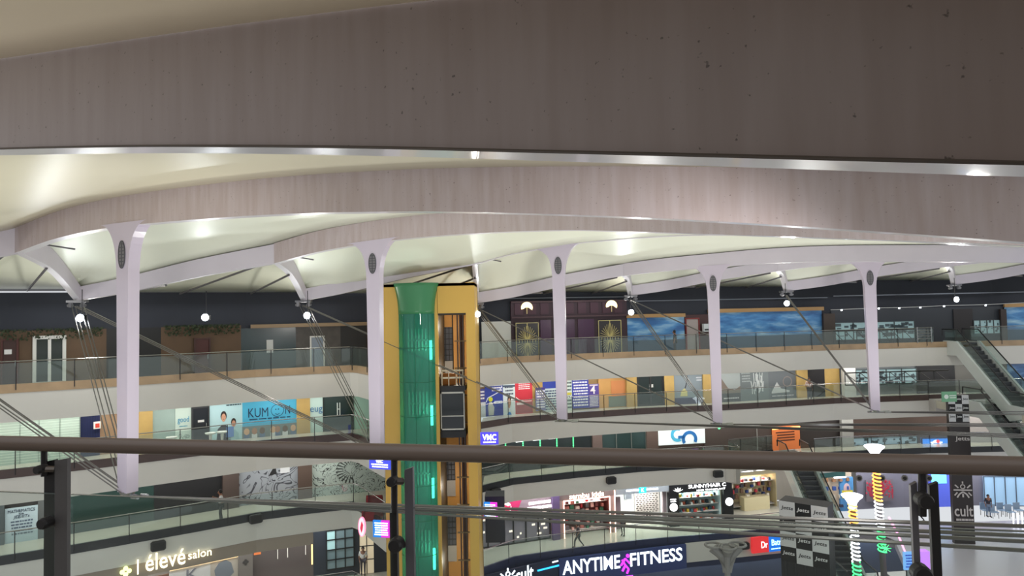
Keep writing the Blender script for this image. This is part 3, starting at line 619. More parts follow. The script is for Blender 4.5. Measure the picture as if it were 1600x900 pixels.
# ================= top gallery, right
f = sf('R', 4, 752, 798, .12, yt=503); plain('white_board', 'plain pale grey board right of the lift tower, top gallery', 'board', f, C(186, 188, 184))
f = sf('R', 4, 798, 979, .1, yt=471); mr = plain('club_facade', 'maroon shopfront with ornate gold doors and two moon lamps', 'shopfront', f, C(44, 22, 34, rough=.6, var=.25, vscale=1.5), .12)
g = MB()
for i in range(9): g.fb(f, .03+i*.107, .1+i*.107, .76, .96, .12, .17)
g.build('parapet_panel', C(58, 30, 44), mr)
g = MB(); g.fb(f, 0, 1, .70, .725, .12, .3); g.fb(f, 0, 1, .97, 1, .12, .25); g.build('cornice', C(66, 44, 50), mr)
for i, (u0, u1) in enumerate(((.24, .33), (.44, .53), (.56, .70))): MB().fb(f, u0, u1, .02, .66, .12, .18).build('purple_panel', C(58, 24, 58, rough=.35), mr)
for xa, xb in ((803, 840), (932, 969)):
    d = sf('R', 4, xa, xb, .3, yt=504 if xa < 900 else 500); dd = tag(MB().fb(d, 0, 1, 0, 1, 0, .06).build('ornate_door', C(40, 36, 38, rough=.3)), 'black double door with gold tree-of-life ironwork, %s' % ('left end of the maroon front' if xa < 900 else 'right end of the maroon front'), 'door')
    g = MB(); GT = .028
    g.stroke(d, [(.03, .02), (.03, .98), (.97, .98), (.97, .02)], .04, .06, .09); g.stroke(d, [(.5, .02), (.5, .98)], .045, .06, .09)
    for sgn in (-1, 1):
        for vb, vd in ((.5, 1), (.42, -1)):
            for q in range(7):
                an = math.radians(8+q*13); pts = [(.5, vb)]
                for t in (.3, .6, 1): pts.append((.5+sgn*.42*t*math.cos(an*t**.3), vb+vd*.40*t*math.sin(an)*(1-.15*t*math.cos(an))))
                g.stroke(d, pts, GT, .06, .085)
        for q in range(3): g.stroke(d, [(.5+sgn*(.1+q*.12), .42), (.5+sgn*(.1+q*.12), .5), (.5+sgn*(.16+q*.12), .5)], GT, .06, .085)
    g.build('ironwork', C(196, 182, 120, rough=.4), dd)
for i, (px, py) in enumerate(((823, 481), (954, 478))):
    p, _ = hit(px, py, WR); q = Fr((p.x-.5, p.y-.45), (p.x+.5, p.y-.45), p.z-.5, p.z+.5, 0)
    pts = [(.5+.42*math.cos(math.radians(a)), .5+.42*math.sin(math.radians(a))) for a in range(-25, 206, 11)]+[(.25, .42), (.36, .5), (.5, .53), (.64, .5), (.75, .42)]
    g = MB(); n = len(pts); g.add([q.pt(u, v, 0) for u, v in pts]+[q.pt(u, v, .08) for u, v in pts], [tuple(range(n, 2*n))]+[(k, (k+1) % n, n+(k+1) % n, n+k) for k in range(n)])
    o = g.build('moon_lamp', glow(255, 236, 180, 1.5)); tag(o, 'glowing cream half-moon lamp on the maroon parapet, %s of two' % ('left' if i == 0 else 'right'), 'lamp'); MB().tube([q.pt(.5, .55, .04), q.pt(.5, .05, .04)], .03, 6).build('stem', C(210, 190, 140), o)
def muralmat(name, top, bot, cl, sc=(1, 1, 4)):
    m = bpy.data.materials.new(name); m.use_nodes = True; nt = m.node_tree; p = nt.nodes['Principled BSDF']; p.inputs['Roughness'].default_value = .5
    tc = nt.nodes.new('ShaderNodeTexCoord'); mp = nt.nodes.new('ShaderNodeMapping'); mp.inputs['Scale'].default_value = sc; nz = nt.nodes.new('ShaderNodeTexNoise'); nz.inputs['Scale'].default_value = .45; nz.inputs['Detail'].default_value = 7
    r = nt.nodes.new('ShaderNodeValToRGB'); r.color_ramp.elements[0].position = .38; r.color_ramp.elements[0].color = (*top, 1); r.color_ramp.elements[1].position = .72; r.color_ramp.elements[1].color = (*cl, 1); e = r.color_ramp.elements.new(.52); e.color = (*bot, 1)
    nt.links.new(tc.outputs['Object'], mp.inputs[0]); nt.links.new(mp.outputs[0], nz.inputs['Vector']); nt.links.new(nz.outputs['Fac'], r.inputs[0]); nt.links.new(r.outputs[0], p.inputs['Base Color']); return m
SKY = muralmat('sky_mural', s2l(40, 92, 150), s2l(70, 130, 185), s2l(160, 195, 215)); SEA = C(34, 66, 96, rough=.4, var=.25, vscale=.8)
for xa, xb, yt, lb in ((979, 1069, 497, 'blue sky-and-sea mural left of the red-framed door, top gallery'), (1108, 1284, 489, 'long blue sky mural right of the red-framed door, top gallery'), (1571, 1720, 480, 'blue sky mural at the far right end of the top gallery')):
    f = sf('R', 4, xa, xb, .1, yt=yt); o = plain('sky_mural', lb, 'mural', f, SKY); MB().fb(f, 0, 1, 0, .36, .05, .07).build('sea_band', SEA, o)
    g = MB().fb(f, -.01, 1.01, 1.0, 1.1, 0, .22).build('timber_lintel', C(150, 118, 75), o)
f = sf('R', 4, 1068, 1108, .1, yt=492); plain('red_cladding', 'dark red wall panel around the red-framed door', 'wall panel', f, C(58, 28, 30))
door('R', 4, 1070, 1092, 497, C(150, 140, 138), C(110, 30, 30), 'red-framed glass door between the two blue murals')
f = sf('R', 4, 1095, 1106, .3, yt=506, yb=518); o = plain('air_conditioner', 'white air-conditioner unit beside the red-framed door', 'air conditioner', f, C(200, 205, 210), .3); MB().fb(f, .1, .9, .15, .35, .3, .32).build('outlet_slot', DSTEEL, o)
f = sf('R', 4, 1284, 1302, .12, yt=490); plain('brown_pier', 'brown timber pier at the right end of the long sky mural', 'pier', f, C(58, 46, 40), .3)
o = strip('grey_cladding', sub(WR, 1302, 1572), -.35, 2.6, .04, C(44, 48, 56, rough=.6), off=-.06); tag(o, 'dark slate-grey wall around the far gallery windows', 'wall cladding')
def litwin(side, lv, xa, xb, yt, yb, label, e=1.0, col=(150, 180, 185), mull=3, trans=(.5,), off=.14, fc=None):
    f = sf(side, lv, xa, xb, off, yt=yt, yb=yb); o = tag(MB().fb(f, 0, 1, 0, 1, 0, .03).build('shop_window', mat('litwin%s' % (col,), s2l(*[c*.8 for c in col]), emit=e*.35, ecol=s2l(*col), var=.0)), label, 'window')
    framed(f, fc or C(60, 66, 70), o, .05, .03, .1, mull=mull, trans=trans); r = random.Random(int(xa)); g = MB()
    for q in range(int(10*f.W)):
        u = r.random()*.95; v = .05+r.random()*.75; g.fb(f, u, min(1, u+.02+r.random()*.06), v, v+.04+r.random()*.15, .03, .05)
    g.build('interior_goods', C(70, 84, 92), o); return o
litwin('R', 4, 1300, 1428, 504, 532, 'bright glazed window on the far top gallery behind the last mast')
litwin('R', 4, 1520, 1562, 500, 522, 'dim glazed window right of the escalator head, top gallery', e=.5)
f = sf('R', 4, 1490, 1520, .12, yt=483); plain('dark_doorway', 'dark doorway above the escalator head, top gallery', 'doorway', f, C(34, 30, 34))
f = sf('R', 4, 1562, 1571, .12, yt=483); plain('brown_pier', 'narrow brown pier left of the far-right sky mural', 'pier', f, C(50, 40, 38), .3)
# truss fence in front of window
def truss(xa, xb, ya, yb, poly, label, m=BLACK, n=7):
    f = Fr(atx(poly, xa, ya), atx(poly, xb, ya), hit(xa, yb, poly)[0].z, hit(xa, ya, poly)[0].z, 0); o = empty('truss_guard', tuple(f.pt(.5, 0)), label, 'truss'); inv = Matrix.Translation(-o.location)
    for nme, a, b in (('top_chord', 1, 1), ('bottom_chord', 0, 0)):
        q = MB().tube([f.pt(0, a), f.pt(1, b)], .05, 6).build(nme, m); q.parent = o; q.matrix_parent_inverse = inv
    for i in range(n):
        q = MB().tube([f.pt(i/n, 0), f.pt(i/n, 1)], .035, 5).build('upright', m); q.parent = o; q.matrix_parent_inverse = inv
        q = MB().tube([f.pt(i/n, 1), f.pt((i+1)/n, 0)], .03, 5).build('diagonal', m); q.parent = o; q.matrix_parent_inverse = inv
truss(1302, 1428, 517, 537, offset(ER, 1.6), 'black steel truss guard before the bright far window, top gallery')
truss(1320, 1482, 583, 602, offset(ER, 1.6), 'black steel truss guard along the second gallery, left of the escalators')
# string of lights
pts = [P(x, y, 44) for x, y in ((1298, 484), (1315, 483.5), (1373, 481), (1405, 480.5), (1438, 479.5), (1475, 477.5), (1540, 476), (1600, 473))]
o = MB().tube(pts, .02, 5).build('light_string', C(190, 190, 190)); tag(o, 'wire with small white bulbs strung across the far right top gallery', 'string lights')
for p in pts[1:-1]: MB().tube([p+V((0, 0, -.09)), p+V((0, 0, .0))], [.05, .07], 6).build('bulb', glow(230, 240, 255, 6), o)
# ceiling fittings and pipes on the dark upper band
for i, (xa, xb, y) in enumerate(((775, 985, 466), (985, 1290, 470), (1300, 1600, 462))):
    f = Fr(atx(WR, xa, y), atx(WR, xb, y), hit(xa, y+1.5, WR)[0].z, hit(xa, y, WR)[0].z, .2); plain('conduit', 'thin grey service pipe on the dark upper wall, %s stretch' % ['left', 'middle', 'right'][i], 'pipe', f, C(90, 95, 105), .06)
# ================= second gallery, left
MINT = C(178, 200, 186, rough=.3, var=.08, vscale=2); 
f = sf('L', 3, 0, 126, .25); o = plain('frosted_shopfront', 'pale mint frosted glass shopfront at the far left, second gallery', 'shopfront', f, C(176, 196, 184, rough=.25), .05)
g = MB()
for i in range(16): g.fb(f, 0, 1, .05+i*.058, .062+i*.058, .05, .06)
g.build('frosted_stripe', C(205, 222, 210), o); g = MB(); [g.fb(f, u, u+.004, 0, 1, .05, .08) for u in (.25, .48, .74, .99)]; g.build('glass_joint', C(90, 105, 98), o)
f = sf('L', 3, 126, 156, .12); o = plain('roller_shutter', 'navy corrugated roller shutter, second gallery left', 'shutter', f, C(28, 40, 92)); g = MB()
for i in range(12): g.fb(f, i/12, i/12+.04, 0, 1, .05, .09)
g.build('corrugation', C(20, 30, 74), o)
f = sf('L', 3, 146, 157, .35, yt=658, yb=669); o = plain('hanging_sign', 'small white sign with a red square beside the navy shutter', 'sign', f, C(225, 222, 215)); MB().fb(f, .25, .85, .15, .75, .05, .06).build('red_square', C(200, 60, 45), o)
f = sf('L', 3, 156, 213, .08); plain('tan_wall', 'tan wall behind the tall left mast, second gallery', 'wall panel', f, C(150, 122, 95))
f = sf('L', 3, 207, 213, .12); plain('dark_doorway', 'narrow dark doorway just right of the tall left mast', 'doorway', f, C(50, 30, 36))
f = sf('L', 3, 213, 238, .1); plain('gold_pier', 'gold-painted pier left of the frosted panel, second gallery', 'pier', f, GOLD, .15)
f = sf('L', 3, 238, 273, .1); o = plain('frosted_screen', 'grey-green frosted glass panel between gold pier and white poster', 'glass panel', f, C(150, 170, 165, rough=.2, var=.15, vscale=.8)); 
f = sf('L', 3, 273, 298, .14); o = plain('poster', 'white poster panel reading good in blue letters', 'poster', f, C(190, 208, 200)); text(f, 'good', .5, .62, .42, C(60, 140, 175), o, width=f.W*.7, d=.04); lines(f, .25, .75, .45, .5, 1, C(90, 150, 170), o, d0=.05, d1=.06)
g = MB(); r = random.Random(4)
for i in range(14): g.ring(f, .15+r.random()*.7, .04+r.random()*.22, .1, .02, .05, .06, n=10)
g.build('line_drawing', C(120, 140, 135), o)
door('L', 3, 298, 326, 636, C(28, 30, 36, rough=.2), C(40, 42, 46), 'black shop door with a small white sign between posters', notice=(.35, .7, .58, .64))
# poster with two students
f = sf('L', 3, 326, 378, .14); o = plain('poster', 'pale blue poster of a woman and a boy at a laptop', 'poster', f, C(172, 205, 212)); 
def bust(f, u, v, s, skin, hair, shirt, parent, hairfull=True):
    MB().poly(f, [(u-.15*s, v-.42*s), (u-.12*s, v-.2*s), (u-.03*s, v-.13*s), (u+.03*s, v-.13*s), (u+.12*s, v-.2*s), (u+.15*s, v-.42*s)], .05, .062).build('printed_shirt', shirt, parent)
    MB().disc(f, u, v+.02*s, .062*s*f.W, .062, .066, ry=.085*s*f.H).build('printed_hair', hair, parent)
    MB().disc(f, u, v-.01*s, .045*s*f.W, .066, .07, ry=.07*s*f.H).build('printed_face', skin, parent)
    m = MB(); m.disc(f, u-.016*s, v+.005*s, .006*s*f.W, .07, .073); m.disc(f, u+.016*s, v+.005*s, .006*s*f.W, .07, .073); m.fb(f, u-.016*s, u+.016*s, v-.04*s, v-.033*s, .07, .073); m.build('printed_features', C(70, 45, 40), parent)
bust(f, .42, .6, 1.45, C(200, 150, 125), C(38, 30, 30), C(44, 46, 56), o); bust(f, .72, .42, 1.25, C(190, 140, 115), C(34, 28, 28), C(150, 185, 190), o)
MB().fb(f, .5, .72, .08, .34, .072, .08).build('printed_laptop', C(95, 130, 190), o); lines(f, .5, .95, .86, .92, 1, C(40, 60, 70), o, d0=.05, d1=.06)
f = sf('L', 3, 378, 463, .14); o = plain('shop_hoarding', 'bright blue hoarding with dark capitals over a strip of student photos', 'hoarding', f, C(70, 165, 200))
text(f, 'KUM', .29, .64, .55, C(25, 50, 80), o, width=f.W*.36, d=.04, bold=-.01); text(f, 'N', .83, .66, .5, C(25, 50, 80), o, width=f.W*.09, d=.04)
g = MB().ring(f, .64, .66, .38, .03, .05, .065); g.disc(f, .61, .69, .04, .05, .065); g.disc(f, .66, .69, .04, .05, .065); g.stroke(f, [(.60, .58), (.64, .55), (.68, .58)], .03, .05, .065); g.build('smiling_ring', C(25, 60, 90), o); lines(f, .12, .88, .44, .5, 1, C(30, 70, 100), o, d0=.05, d1=.06)
MB().fb(f, 0, 1, 0, .3, .05, .07).build('photo_strip', C(110, 120, 118), o)
for i, u in enumerate((.08, .22, .36, .56, .64, .78, .93)):
    s = MB().disc(f, u, .17, .16, .07, .08, ry=.2).build('printed_face', C([190, 150, 90][i % 3]+10, [150, 110, 70][i % 3]+10, [125, 95, 65][i % 3]), o); MB().fb(f, u-.05, u+.05, 0, .1, .07, .078).build('printed_shirt', C(200, 205, 205) if i % 2 else C(90, 110, 140), o)
f = sf('L', 3, 463, 484, .1); plain('gold_pier', 'gold-painted pier right of the bright blue hoarding', 'pier', f, GOLD, .15)
f = sf('L', 3, 484, 504, .14); o = plain('poster', 'pale poster panel showing the blue letters eug', 'poster', f, C(185, 210, 205)); text(f, 'eug', .5, .58, .42, C(55, 110, 160), o, width=f.W*.95, d=.04)
f = sf('L', 3, 504, 552, .12); o = plain('glass_doors', 'dark green glass double doors with an H-shaped steel handle', 'door', f, C(36, 52, 48, rough=.12)); g = MB(); g.stroke(f, [(.47, .4), (.47, .75)], .06, .05, .12); g.stroke(f, [(.55, .4), (.55, .75)], .06, .05, .12); g.stroke(f, [(.47, .58), (.55, .58)], .05, .05, .12); g.build('handle', C(190, 200, 195), o); framed(f, C(28, 34, 32), o, .06)
f = sf('L', 3, 552, 600, .1); plain('mint_wall', 'pale mint lit wall beside the dark green glass doors', 'wall panel', f, C(165, 205, 190))
for i, (px, py) in enumerate(((268, 682), (329, 681), (347, 680))):
    p, _ = hit(px, py, offset(EL, 1.6)); g = empty('bar_stool', (p.x, p.y, K[3]-.35), 'small white round-topped stool behind the rail, %s of three before the posters' % ['first', 'second', 'third'][i], 'stool'); inv = Matrix.Translation(-g.location)
    for nme, mb in (('seat', MB().tube([(p.x, p.y, K[3]+.42), (p.x, p.y, K[3]+.5)], [.26, .3], 14)), ('column', MB().tube([(p.x, p.y, K[3]-.3), (p.x, p.y, K[3]+.42)], [.06, .09], 8)), ('foot', MB().tube([(p.x, p.y, K[3]-.35), (p.x, p.y, K[3]-.3)], [.24, .2], 12))):
        q = mb.build(nme, WHITE); q.parent = g; q.matrix_parent_inverse = inv
# ================= second gallery, right
def poster(side, lv, xa, xb, yt, yb, m, label, n=6, lc=None, rng=(.06, .94, .1, .9), off=.14, seed=1, head=None, name='poster'):
    f = sf(side, lv, xa, xb, off, yt=yt, yb=yb); o = plain(name, label, 'poster', f, m)
    if n: lines(f, *rng, n, lc or C(230, 230, 235), o, d0=.05, d1=.06, seed=seed)
    if head: MB().fb(f, 0, 1, head[0], head[1], .05, .055).build('header_band', head[2], o)
    return o, f
o, f = poster('R', 3, 740, 757, 608, None, C(70, 72, 140), 'narrow violet and white poster right beside the lift tower', n=0); MB().fb(f, 0, 1, 0, .52, .05, .06).build('white_half', C(205, 212, 222), o); lines(f, .1, .9, .6, .95, 3, C(235, 235, 240), o, d0=.05, d1=.06)
o, f = poster('R', 3, 757, 785, 598, None, C(50, 68, 158), 'royal blue poster with a white curve and yellow-helmeted figure', n=3, rng=(.35, .95, .72, .95))
MB().stroke(f, [(.05, .42), (.15, .55), (.45, .62), (.75, .7), (.95, .88)], .06, .05, .062).build('white_curve', C(215, 222, 240), o); MB().disc(f, .3, .5, .16, .06, .07).build('printed_helmet', C(215, 220, 60), o); MB().poly(f, [(.18, .02), (.15, .3), (.24, .42), (.36, .42), (.5, .25), (.45, .02)], .05, .065).build('printed_figure', C(190, 195, 190), o); MB().fb(f, .5, .95, .36, .44, .05, .065).build('caption_box', C(200, 215, 235), o)
o, f = poster('R', 3, 785, 804, 600, None, C(208, 220, 224), 'white poster of a boy in a light blue shirt', n=3, lc=C(70, 80, 100), rng=(.15, .85, .62, .95), head=(.9, .96, C(60, 80, 100))); bust(f, .5, .4, 2.4, C(190, 145, 120), C(40, 32, 30), C(60, 130, 200), o)
o, f = poster('R', 3, 804, 831, 596, None, C(200, 50, 66), 'red poster with white lettering and a white curved line', n=4, rng=(.2, .85, .74, .97), seed=3); MB().stroke(f, [(.05, .52), (.2, .44), (.5, .38), (.95, .38)], .05, .05, .062).build('white_curve', C(235, 220, 220), o); MB().fb(f, .02, .98, .02, .34, .05, .058).build('photo_area', C(150, 70, 72), o); MB().fb(f, .08, .5, .28, .35, .058, .07).build('caption_box', C(225, 205, 205), o)
f = sf('R', 3, 831, 847, .1); plain('gold_pier', 'gold-painted pier right of the red poster', 'pier', f, GOLD, .1)
o, f = poster('R', 3, 834, 849, 605, 641, C(120, 122, 165), 'slim grey-violet standee poster in front of the gold pier', n=7, off=.4, head=(.9, 1, C(60, 50, 120)))
o, f = poster('R', 3, 847, 880, 593, None, C(196, 212, 212), 'blue-headed white poster half hidden by the maroon-facade mast', n=8, lc=C(60, 75, 110), rng=(.06, .94, .04, .68), head=(.72, 1, C(45, 65, 160)), seed=6)
o, f = poster('R', 3, 880, 893, 593, None, C(206, 220, 214), 'white poster with a yellow band right of the mast', n=8, lc=C(70, 90, 90), rng=(.06, .94, .04, .95), seed=8); MB().fb(f, 0, .9, .5, .58, .06, .07).build('yellow_band', C(200, 190, 70), o)
o, f = poster('R', 3, 893, 919, 590, 638, C(48, 58, 160), 'tall royal blue poster packed with white lettering', n=10, rng=(.05, .95, .05, .98), seed=9)
o, f = poster('R', 3, 919, 935, 600, 637, C(86, 70, 150), 'small violet poster with a large numeral 4', n=8, rng=(.08, .92, .05, .55), seed=10); text(f, '4', .4, .76, .6, C(240, 235, 240), o, d=.05, bold=.03); MB().fb(f, .1, .9, .92, .98, .05, .06).build('header_band', C(200, 190, 210), o)
f = sf('R', 3, 935, 978, .1); o = plain('gold_wall', 'gold wall panel with a blurred orange sign', 'wall panel', f, C(196, 150, 90, var=.12, vscale=1)); MB().fb(f, .45, .95, .35, .85, .05, .07).build('orange_patch', C(205, 135, 85), o); MB().fb(f, .35, .98, .02, .36, .05, .07).build('glass_screen', C(110, 120, 108), o)
def goldp(xa, xb, lb): f = sf('R', 3, xa, xb, .12); plain('gold_pier', lb, 'pier', f, GOLD, .2)
goldp(978, 994, 'gold-painted pier left of the dark glass doors, second gallery'); goldp(1037, 1052, 'gold-painted pier right of the dark glass doors, second gallery'); goldp(1097, 1112, 'gold-painted pier right of the bottle-figure poster'); goldp(1243, 1260, 'gold-painted pier left of the dark doorway with a person')
door('R', 3, 994, 1037, 585, C(34, 44, 44, rough=.12), C(30, 32, 34), 'dark glass shop doors with a small white notice, second gallery', leaves=2, notice=(.46, .6, .58, .68), yb=None)
o, f = poster('R', 3, 1053, 1097, 582, None, C(128, 140, 150), 'grey-blue poster with a tall thin dark figure and pale bell shape', n=2, lc=C(200, 205, 215), rng=(.78, .98, .7, .86)); MB().stroke(f, [(.25, .9), (.35, .97), (.48, .85), (.42, .6), (.38, .5)], .07, .05, .065).build('printed_arm', C(50, 52, 60), o); MB().poly(f, [(.2, .25), (.25, .42), (.36, .5), (.45, .4), (.46, .25)], .05, .068).build('printed_bell', C(190, 185, 130), o); MB().fb(f, 0, 1, 0, .2, .05, .065).build('dark_base', C(60, 62, 92), o)
o, f = poster('R', 3, 1126, 1156, 580, None, C(150, 158, 160), 'grey landscape poster right of the blue-mural mast', n=0); MB().poly(f, [(0, .25), (0, .8), (.35, .45), (.7, .38), (1, .5), (1, .25)], .05, .06).build('printed_hill', C(115, 105, 98), o); MB().fb(f, 0, 1, 0, .28, .05, .062).build('dark_base', C(74, 76, 82), o); lines(f, .1, .9, .08, .16, 1, C(190, 190, 195), o, d0=.062, d1=.07)
o, f = poster('R', 3, 1156, 1200, 579, None, C(104, 112, 116), 'dark grey poster with white splashing streaks', n=4, lc=C(150, 158, 160), rng=(.04, .35, .6, .95)); g = MB(); r = random.Random(2)
for i in range(26): u = .4+r.random()*.4; v = .2+r.random()*.5; g.stroke(f, [(u, v), (u+r.uniform(-.06, .06), v+.12+r.random()*.2)], .06, .05, .065)
g.build('printed_streaks', C(190, 196, 198), o)
o, f = poster('R', 3, 1200, 1243, 578, None, C(92, 98, 104), 'dark grey poster with white pyramid and round bowl shapes', n=0); MB().poly(f, [(.1, .25), (.3, .58), (.45, .35), (.75, .28), (.75, .22), (.1, .2)], .05, .065).build('printed_pyramid', C(175, 178, 180), o); MB().ring(f, .68, .58, .42, .07, .05, .065).build('printed_ring', C(130, 120, 118), o); lines(f, .1, .9, .08, .14, 1, C(180, 180, 185), o, d0=.05, d1=.06)
f = sf('R', 3, 1260, 1289, .1); plain('dark_doorway', 'black doorway behind the person in the pale top, second gallery', 'doorway', f, C(26, 24, 30))
f = sf('R', 3, 1289, 1312, .1); plain('gold_wall', 'gold wall panel right of the black doorway', 'wall panel', f, GOLD)
o = strip('grey_cladding', sub(WR, 1312, 1492), K[3]-.35, FB[4], .04, C(120, 124, 128), off=-.06); tag(o, 'grey partition behind the truss guard, second gallery', 'wall cladding')
f = sf('R', 3, 1312, 1330, .4); plain('white_pillar', 'pale round-edged pillar at the left end of the truss guard', 'pillar', f, C(190, 192, 190), .4)
litwin('R', 3, 1336, 1432, 577, 603, 'pale blue-grey glazed window above the truss guard, second gallery', e=.7, off=.2)
f = sf('R', 3, 1432, 1492, .16); plain('dark_bay', 'black unlit bay left of the escalator, second gallery', 'doorway', f, C(26, 27, 32))
f = sf('R', 3, 1492, 1575, .1); plain('grey_wall_panel', 'grey wall behind the escalators, second gallery', 'wall panel', f, C(90, 90, 88))
f = sf('R', 3, 1575, 1720, .12); plain('sky_mural', 'deep blue sky mural behind the escalators, second gallery', 'mural', f, muralmat('sky2', s2l(28, 50, 84), s2l(44, 76, 118), s2l(120, 150, 175)))
# ================= third gallery, left
f = sf('L', 2, -30, 8, .25); plain('dark_wall_panel', 'dark wall left of the mathematics poster', 'wall panel', f, C(70, 78, 82))
f = sf('L', 2, 9, 60, .14, yt=794); o = plain('poster', 'pale blue poster headed MATHEMATICS for JEE', 'poster', f, C(175, 192, 202)); text(f, 'MATHEMATICS', .5, .9, .16, C(50, 60, 80), o, width=f.W*.82, d=.04); text(f, 'FOR', .5, .81, .08, C(50, 60, 80), o, d=.04); text(f, 'JEE/IITs', .5, .72, .2, C(50, 60, 80), o, width=f.W*.5, d=.04, slant=.2)
lines(f, .15, .85, .2, .64, 5, C(80, 95, 115), o, d0=.05, d1=.06, seed=12)
f = sf('L', 2, 60, 106, .1); plain('dark_wall_panel', 'dark grey wall right of the mathematics poster', 'wall panel', f, C(86, 88, 90))
f = sf('L', 2, 106, 240, .1); plain('tinted_shopfront', 'dark green tinted glass shopfront, third gallery left', 'shopfront', f, C(34, 56, 52, rough=.12))
f = sf('L', 2, 240, 346, .1); plain('shop_opening', 'black unlit shop opening behind the person with a phone', 'shop opening', f, C(14, 15, 20))
f = sf('L', 2, 346, 371, .12); plain('brown_pier', 'brown pier right of the person with a phone', 'pier', f, C(72, 60, 56), .3)
LINEM = {}
def ink(name, base, inkc, sc, seed):
    m = bpy.data.materials.new(name); m.use_nodes = True; nt = m.node_tree; p = nt.nodes['Principled BSDF']; p.inputs['Roughness'].default_value = .45
    tc = nt.nodes.new('ShaderNodeTexCoord'); mp = nt.nodes.new('ShaderNodeMapping'); mp.inputs['Location'].default_value = (seed, seed, 0); n1 = nt.nodes.new('ShaderNodeTexNoise'); n1.inputs['Scale'].default_value = sc; n1.inputs['Detail'].default_value = 1.5; n1.inputs['Distortion'].default_value = 2.2
    r = nt.nodes.new('ShaderNodeValToRGB'); e = r.color_ramp.elements; e[0].position = 0; e[0].color = (*base, 1); e[1].position = 1; e[1].color = (*base, 1)
    for pos, c in ((.475, base), (.485, inkc), (.50, inkc), (.51, base), (.62, base), (.63, inkc), (.66, inkc), (.67, base)):
        q = e.new(pos); q.color = (*c, 1)
    nt.links.new(tc.outputs['Object'], mp.inputs[0]); nt.links.new(mp.outputs[0], n1.inputs['Vector']); nt.links.new(n1.outputs['Fac'], r.inputs[0]); nt.links.new(r.outputs[0], p.inputs['Base Color']); return m
f = sf('L', 2, 371, 465, .12); o = plain('comic_mural', 'grey comic-style line mural left of the brown pier', 'mural', f, ink('ink_a', s2l(150, 156, 164), s2l(60, 62, 70), .8, 3)); MB().fb(f, .7, .86, .7, .92, .05, .065).build('speech_box', C(205, 208, 212), o); MB().poly(f, [(.5, .66), (.56, .8), (.62, .92), (.64, .7)], .05, .065).build('black_shape', C(24, 24, 28), o)
f = sf('L', 2, 465, 487, .14); plain('brown_pier', 'brown pier between the two grey murals', 'pier', f, C(84, 68, 60), .25)
f = sf('L', 2, 487, 610, .12); o = plain('comic_mural', 'large pale line mural with black sunburst rays, beside the lift tower', 'mural', f, ink('ink_b', s2l(168, 182, 176), s2l(28, 32, 32), 1.3, 9)); g = MB()
for i in range(18):
    a = math.radians(20+i*15); g.poly(f, [(.5+.06*math.cos(a), .62+.12*math.sin(a)), (.5+.2*math.cos(a-.05), .62+.36*math.sin(a-.05)), (.5+.2*math.cos(a+.07), .62+.36*math.sin(a+.07))], .05, .06)
g.build('sun_rays', C(50, 56, 54), o)
p = P(583, 795, 37.6); o = empty('red_armchair', (p.x, p.y, K[2]-.35), 'dark red armchair on the landing left of the lift tower', 'chair'); inv = Matrix.Translation(-o.location); RED = C(120, 30, 36, rough=.7)
for nme, mb in (('seat', MB().box(p.x-.45, p.x+.45, p.y-.4, p.y+.4, K[2]-.2, K[2]+.15)), ('backrest', MB().box(p.x-.45, p.x+.45, p.y+.25, p.y+.5, K[2]+.1, K[2]+.75).tube([(p.x-.44, p.y+.37, K[2]+.75), (p.x+.44, p.y+.37, K[2]+.75)], .13, 10)), ('armrest', MB().box(p.x-.55, p.x-.4, p.y-.4, p.y+.4, K[2]-.2, K[2]+.35)), ('armrest', MB().box(p.x+.4, p.x+.55, p.y-.4, p.y+.4, K[2]-.2, K[2]+.35)), ('foot', MB().box(p.x-.4, p.x+.4, p.y-.35, p.y+.35, K[2]-.35, K[2]-.2))):
    q = mb.build(nme, RED); q.parent = o; q.matrix_parent_inverse = inv
# ================= third gallery, right
f = sf('R', 2, 700, 925, .1); o = plain('dark_shopfront', 'dark glass shopfront hung with vertical green light strings', 'shopfront', f, C(38, 44, 46, rough=.15)); 
for u in (.1, .38, .5, .62, .74, .86):
    g = MB()
    for k in range(14): g.disc(f, u, .3+k*.05, .05, .06, .1, n=6)
    g.build('green_light_string', glow(90, 240, 150, 1.4), o)
g = MB()
for u in (.3, .45, .57, .68, .8): g.fb(f, u, u+.05, .86, .88, .06, .1)
g.build('strip_lamp', glow(235, 240, 240, 2), o)
f = sf('R', 2, 925, 940, .14); plain('brown_pier', 'brown pier left of the plain dark glazing, third gallery', 'pier', f, C(96, 80, 76), .2)
f = sf('R', 2, 940, 1010, .1); o = plain('dark_shopfront', 'plain dark green glazing left of the round-letter logo sign', 'shopfront', f, C(48, 66, 66, rough=.12)); framed(f, C(110, 115, 112), o, .05, mull=2)
f = sf('R', 2, 1010, 1028, .14); plain('brown_pier', 'brown pier left of the white logo sign', 'pier', f, C(84, 68, 62), .2)
f = sf('R', 2, 1028, 1101, .2, yt=672); f.z0 += 1.0; f.H -= 1.0; o = plain('logo_signboard', 'white lit signboard with interlocking light and dark blue ring letters', 'sign', f, mat('logo_white', s2l(215, 228, 228), emit=.35), .12)
MB().ring(f, .41, .68, .55, .24, .12, .15, a0=60, a1=300).build('light_blue_ring', C(70, 175, 215), o); MB().ring(f, .66, .34, .62, .24, .15, .18, a0=-30, a1=215).build('dark_blue_ring', C(30, 105, 175), o); MB().stroke(f, [(.42, .5), (.55, .5)], .22, .15, .18).build('ring_bar', C(30, 105, 175), o)
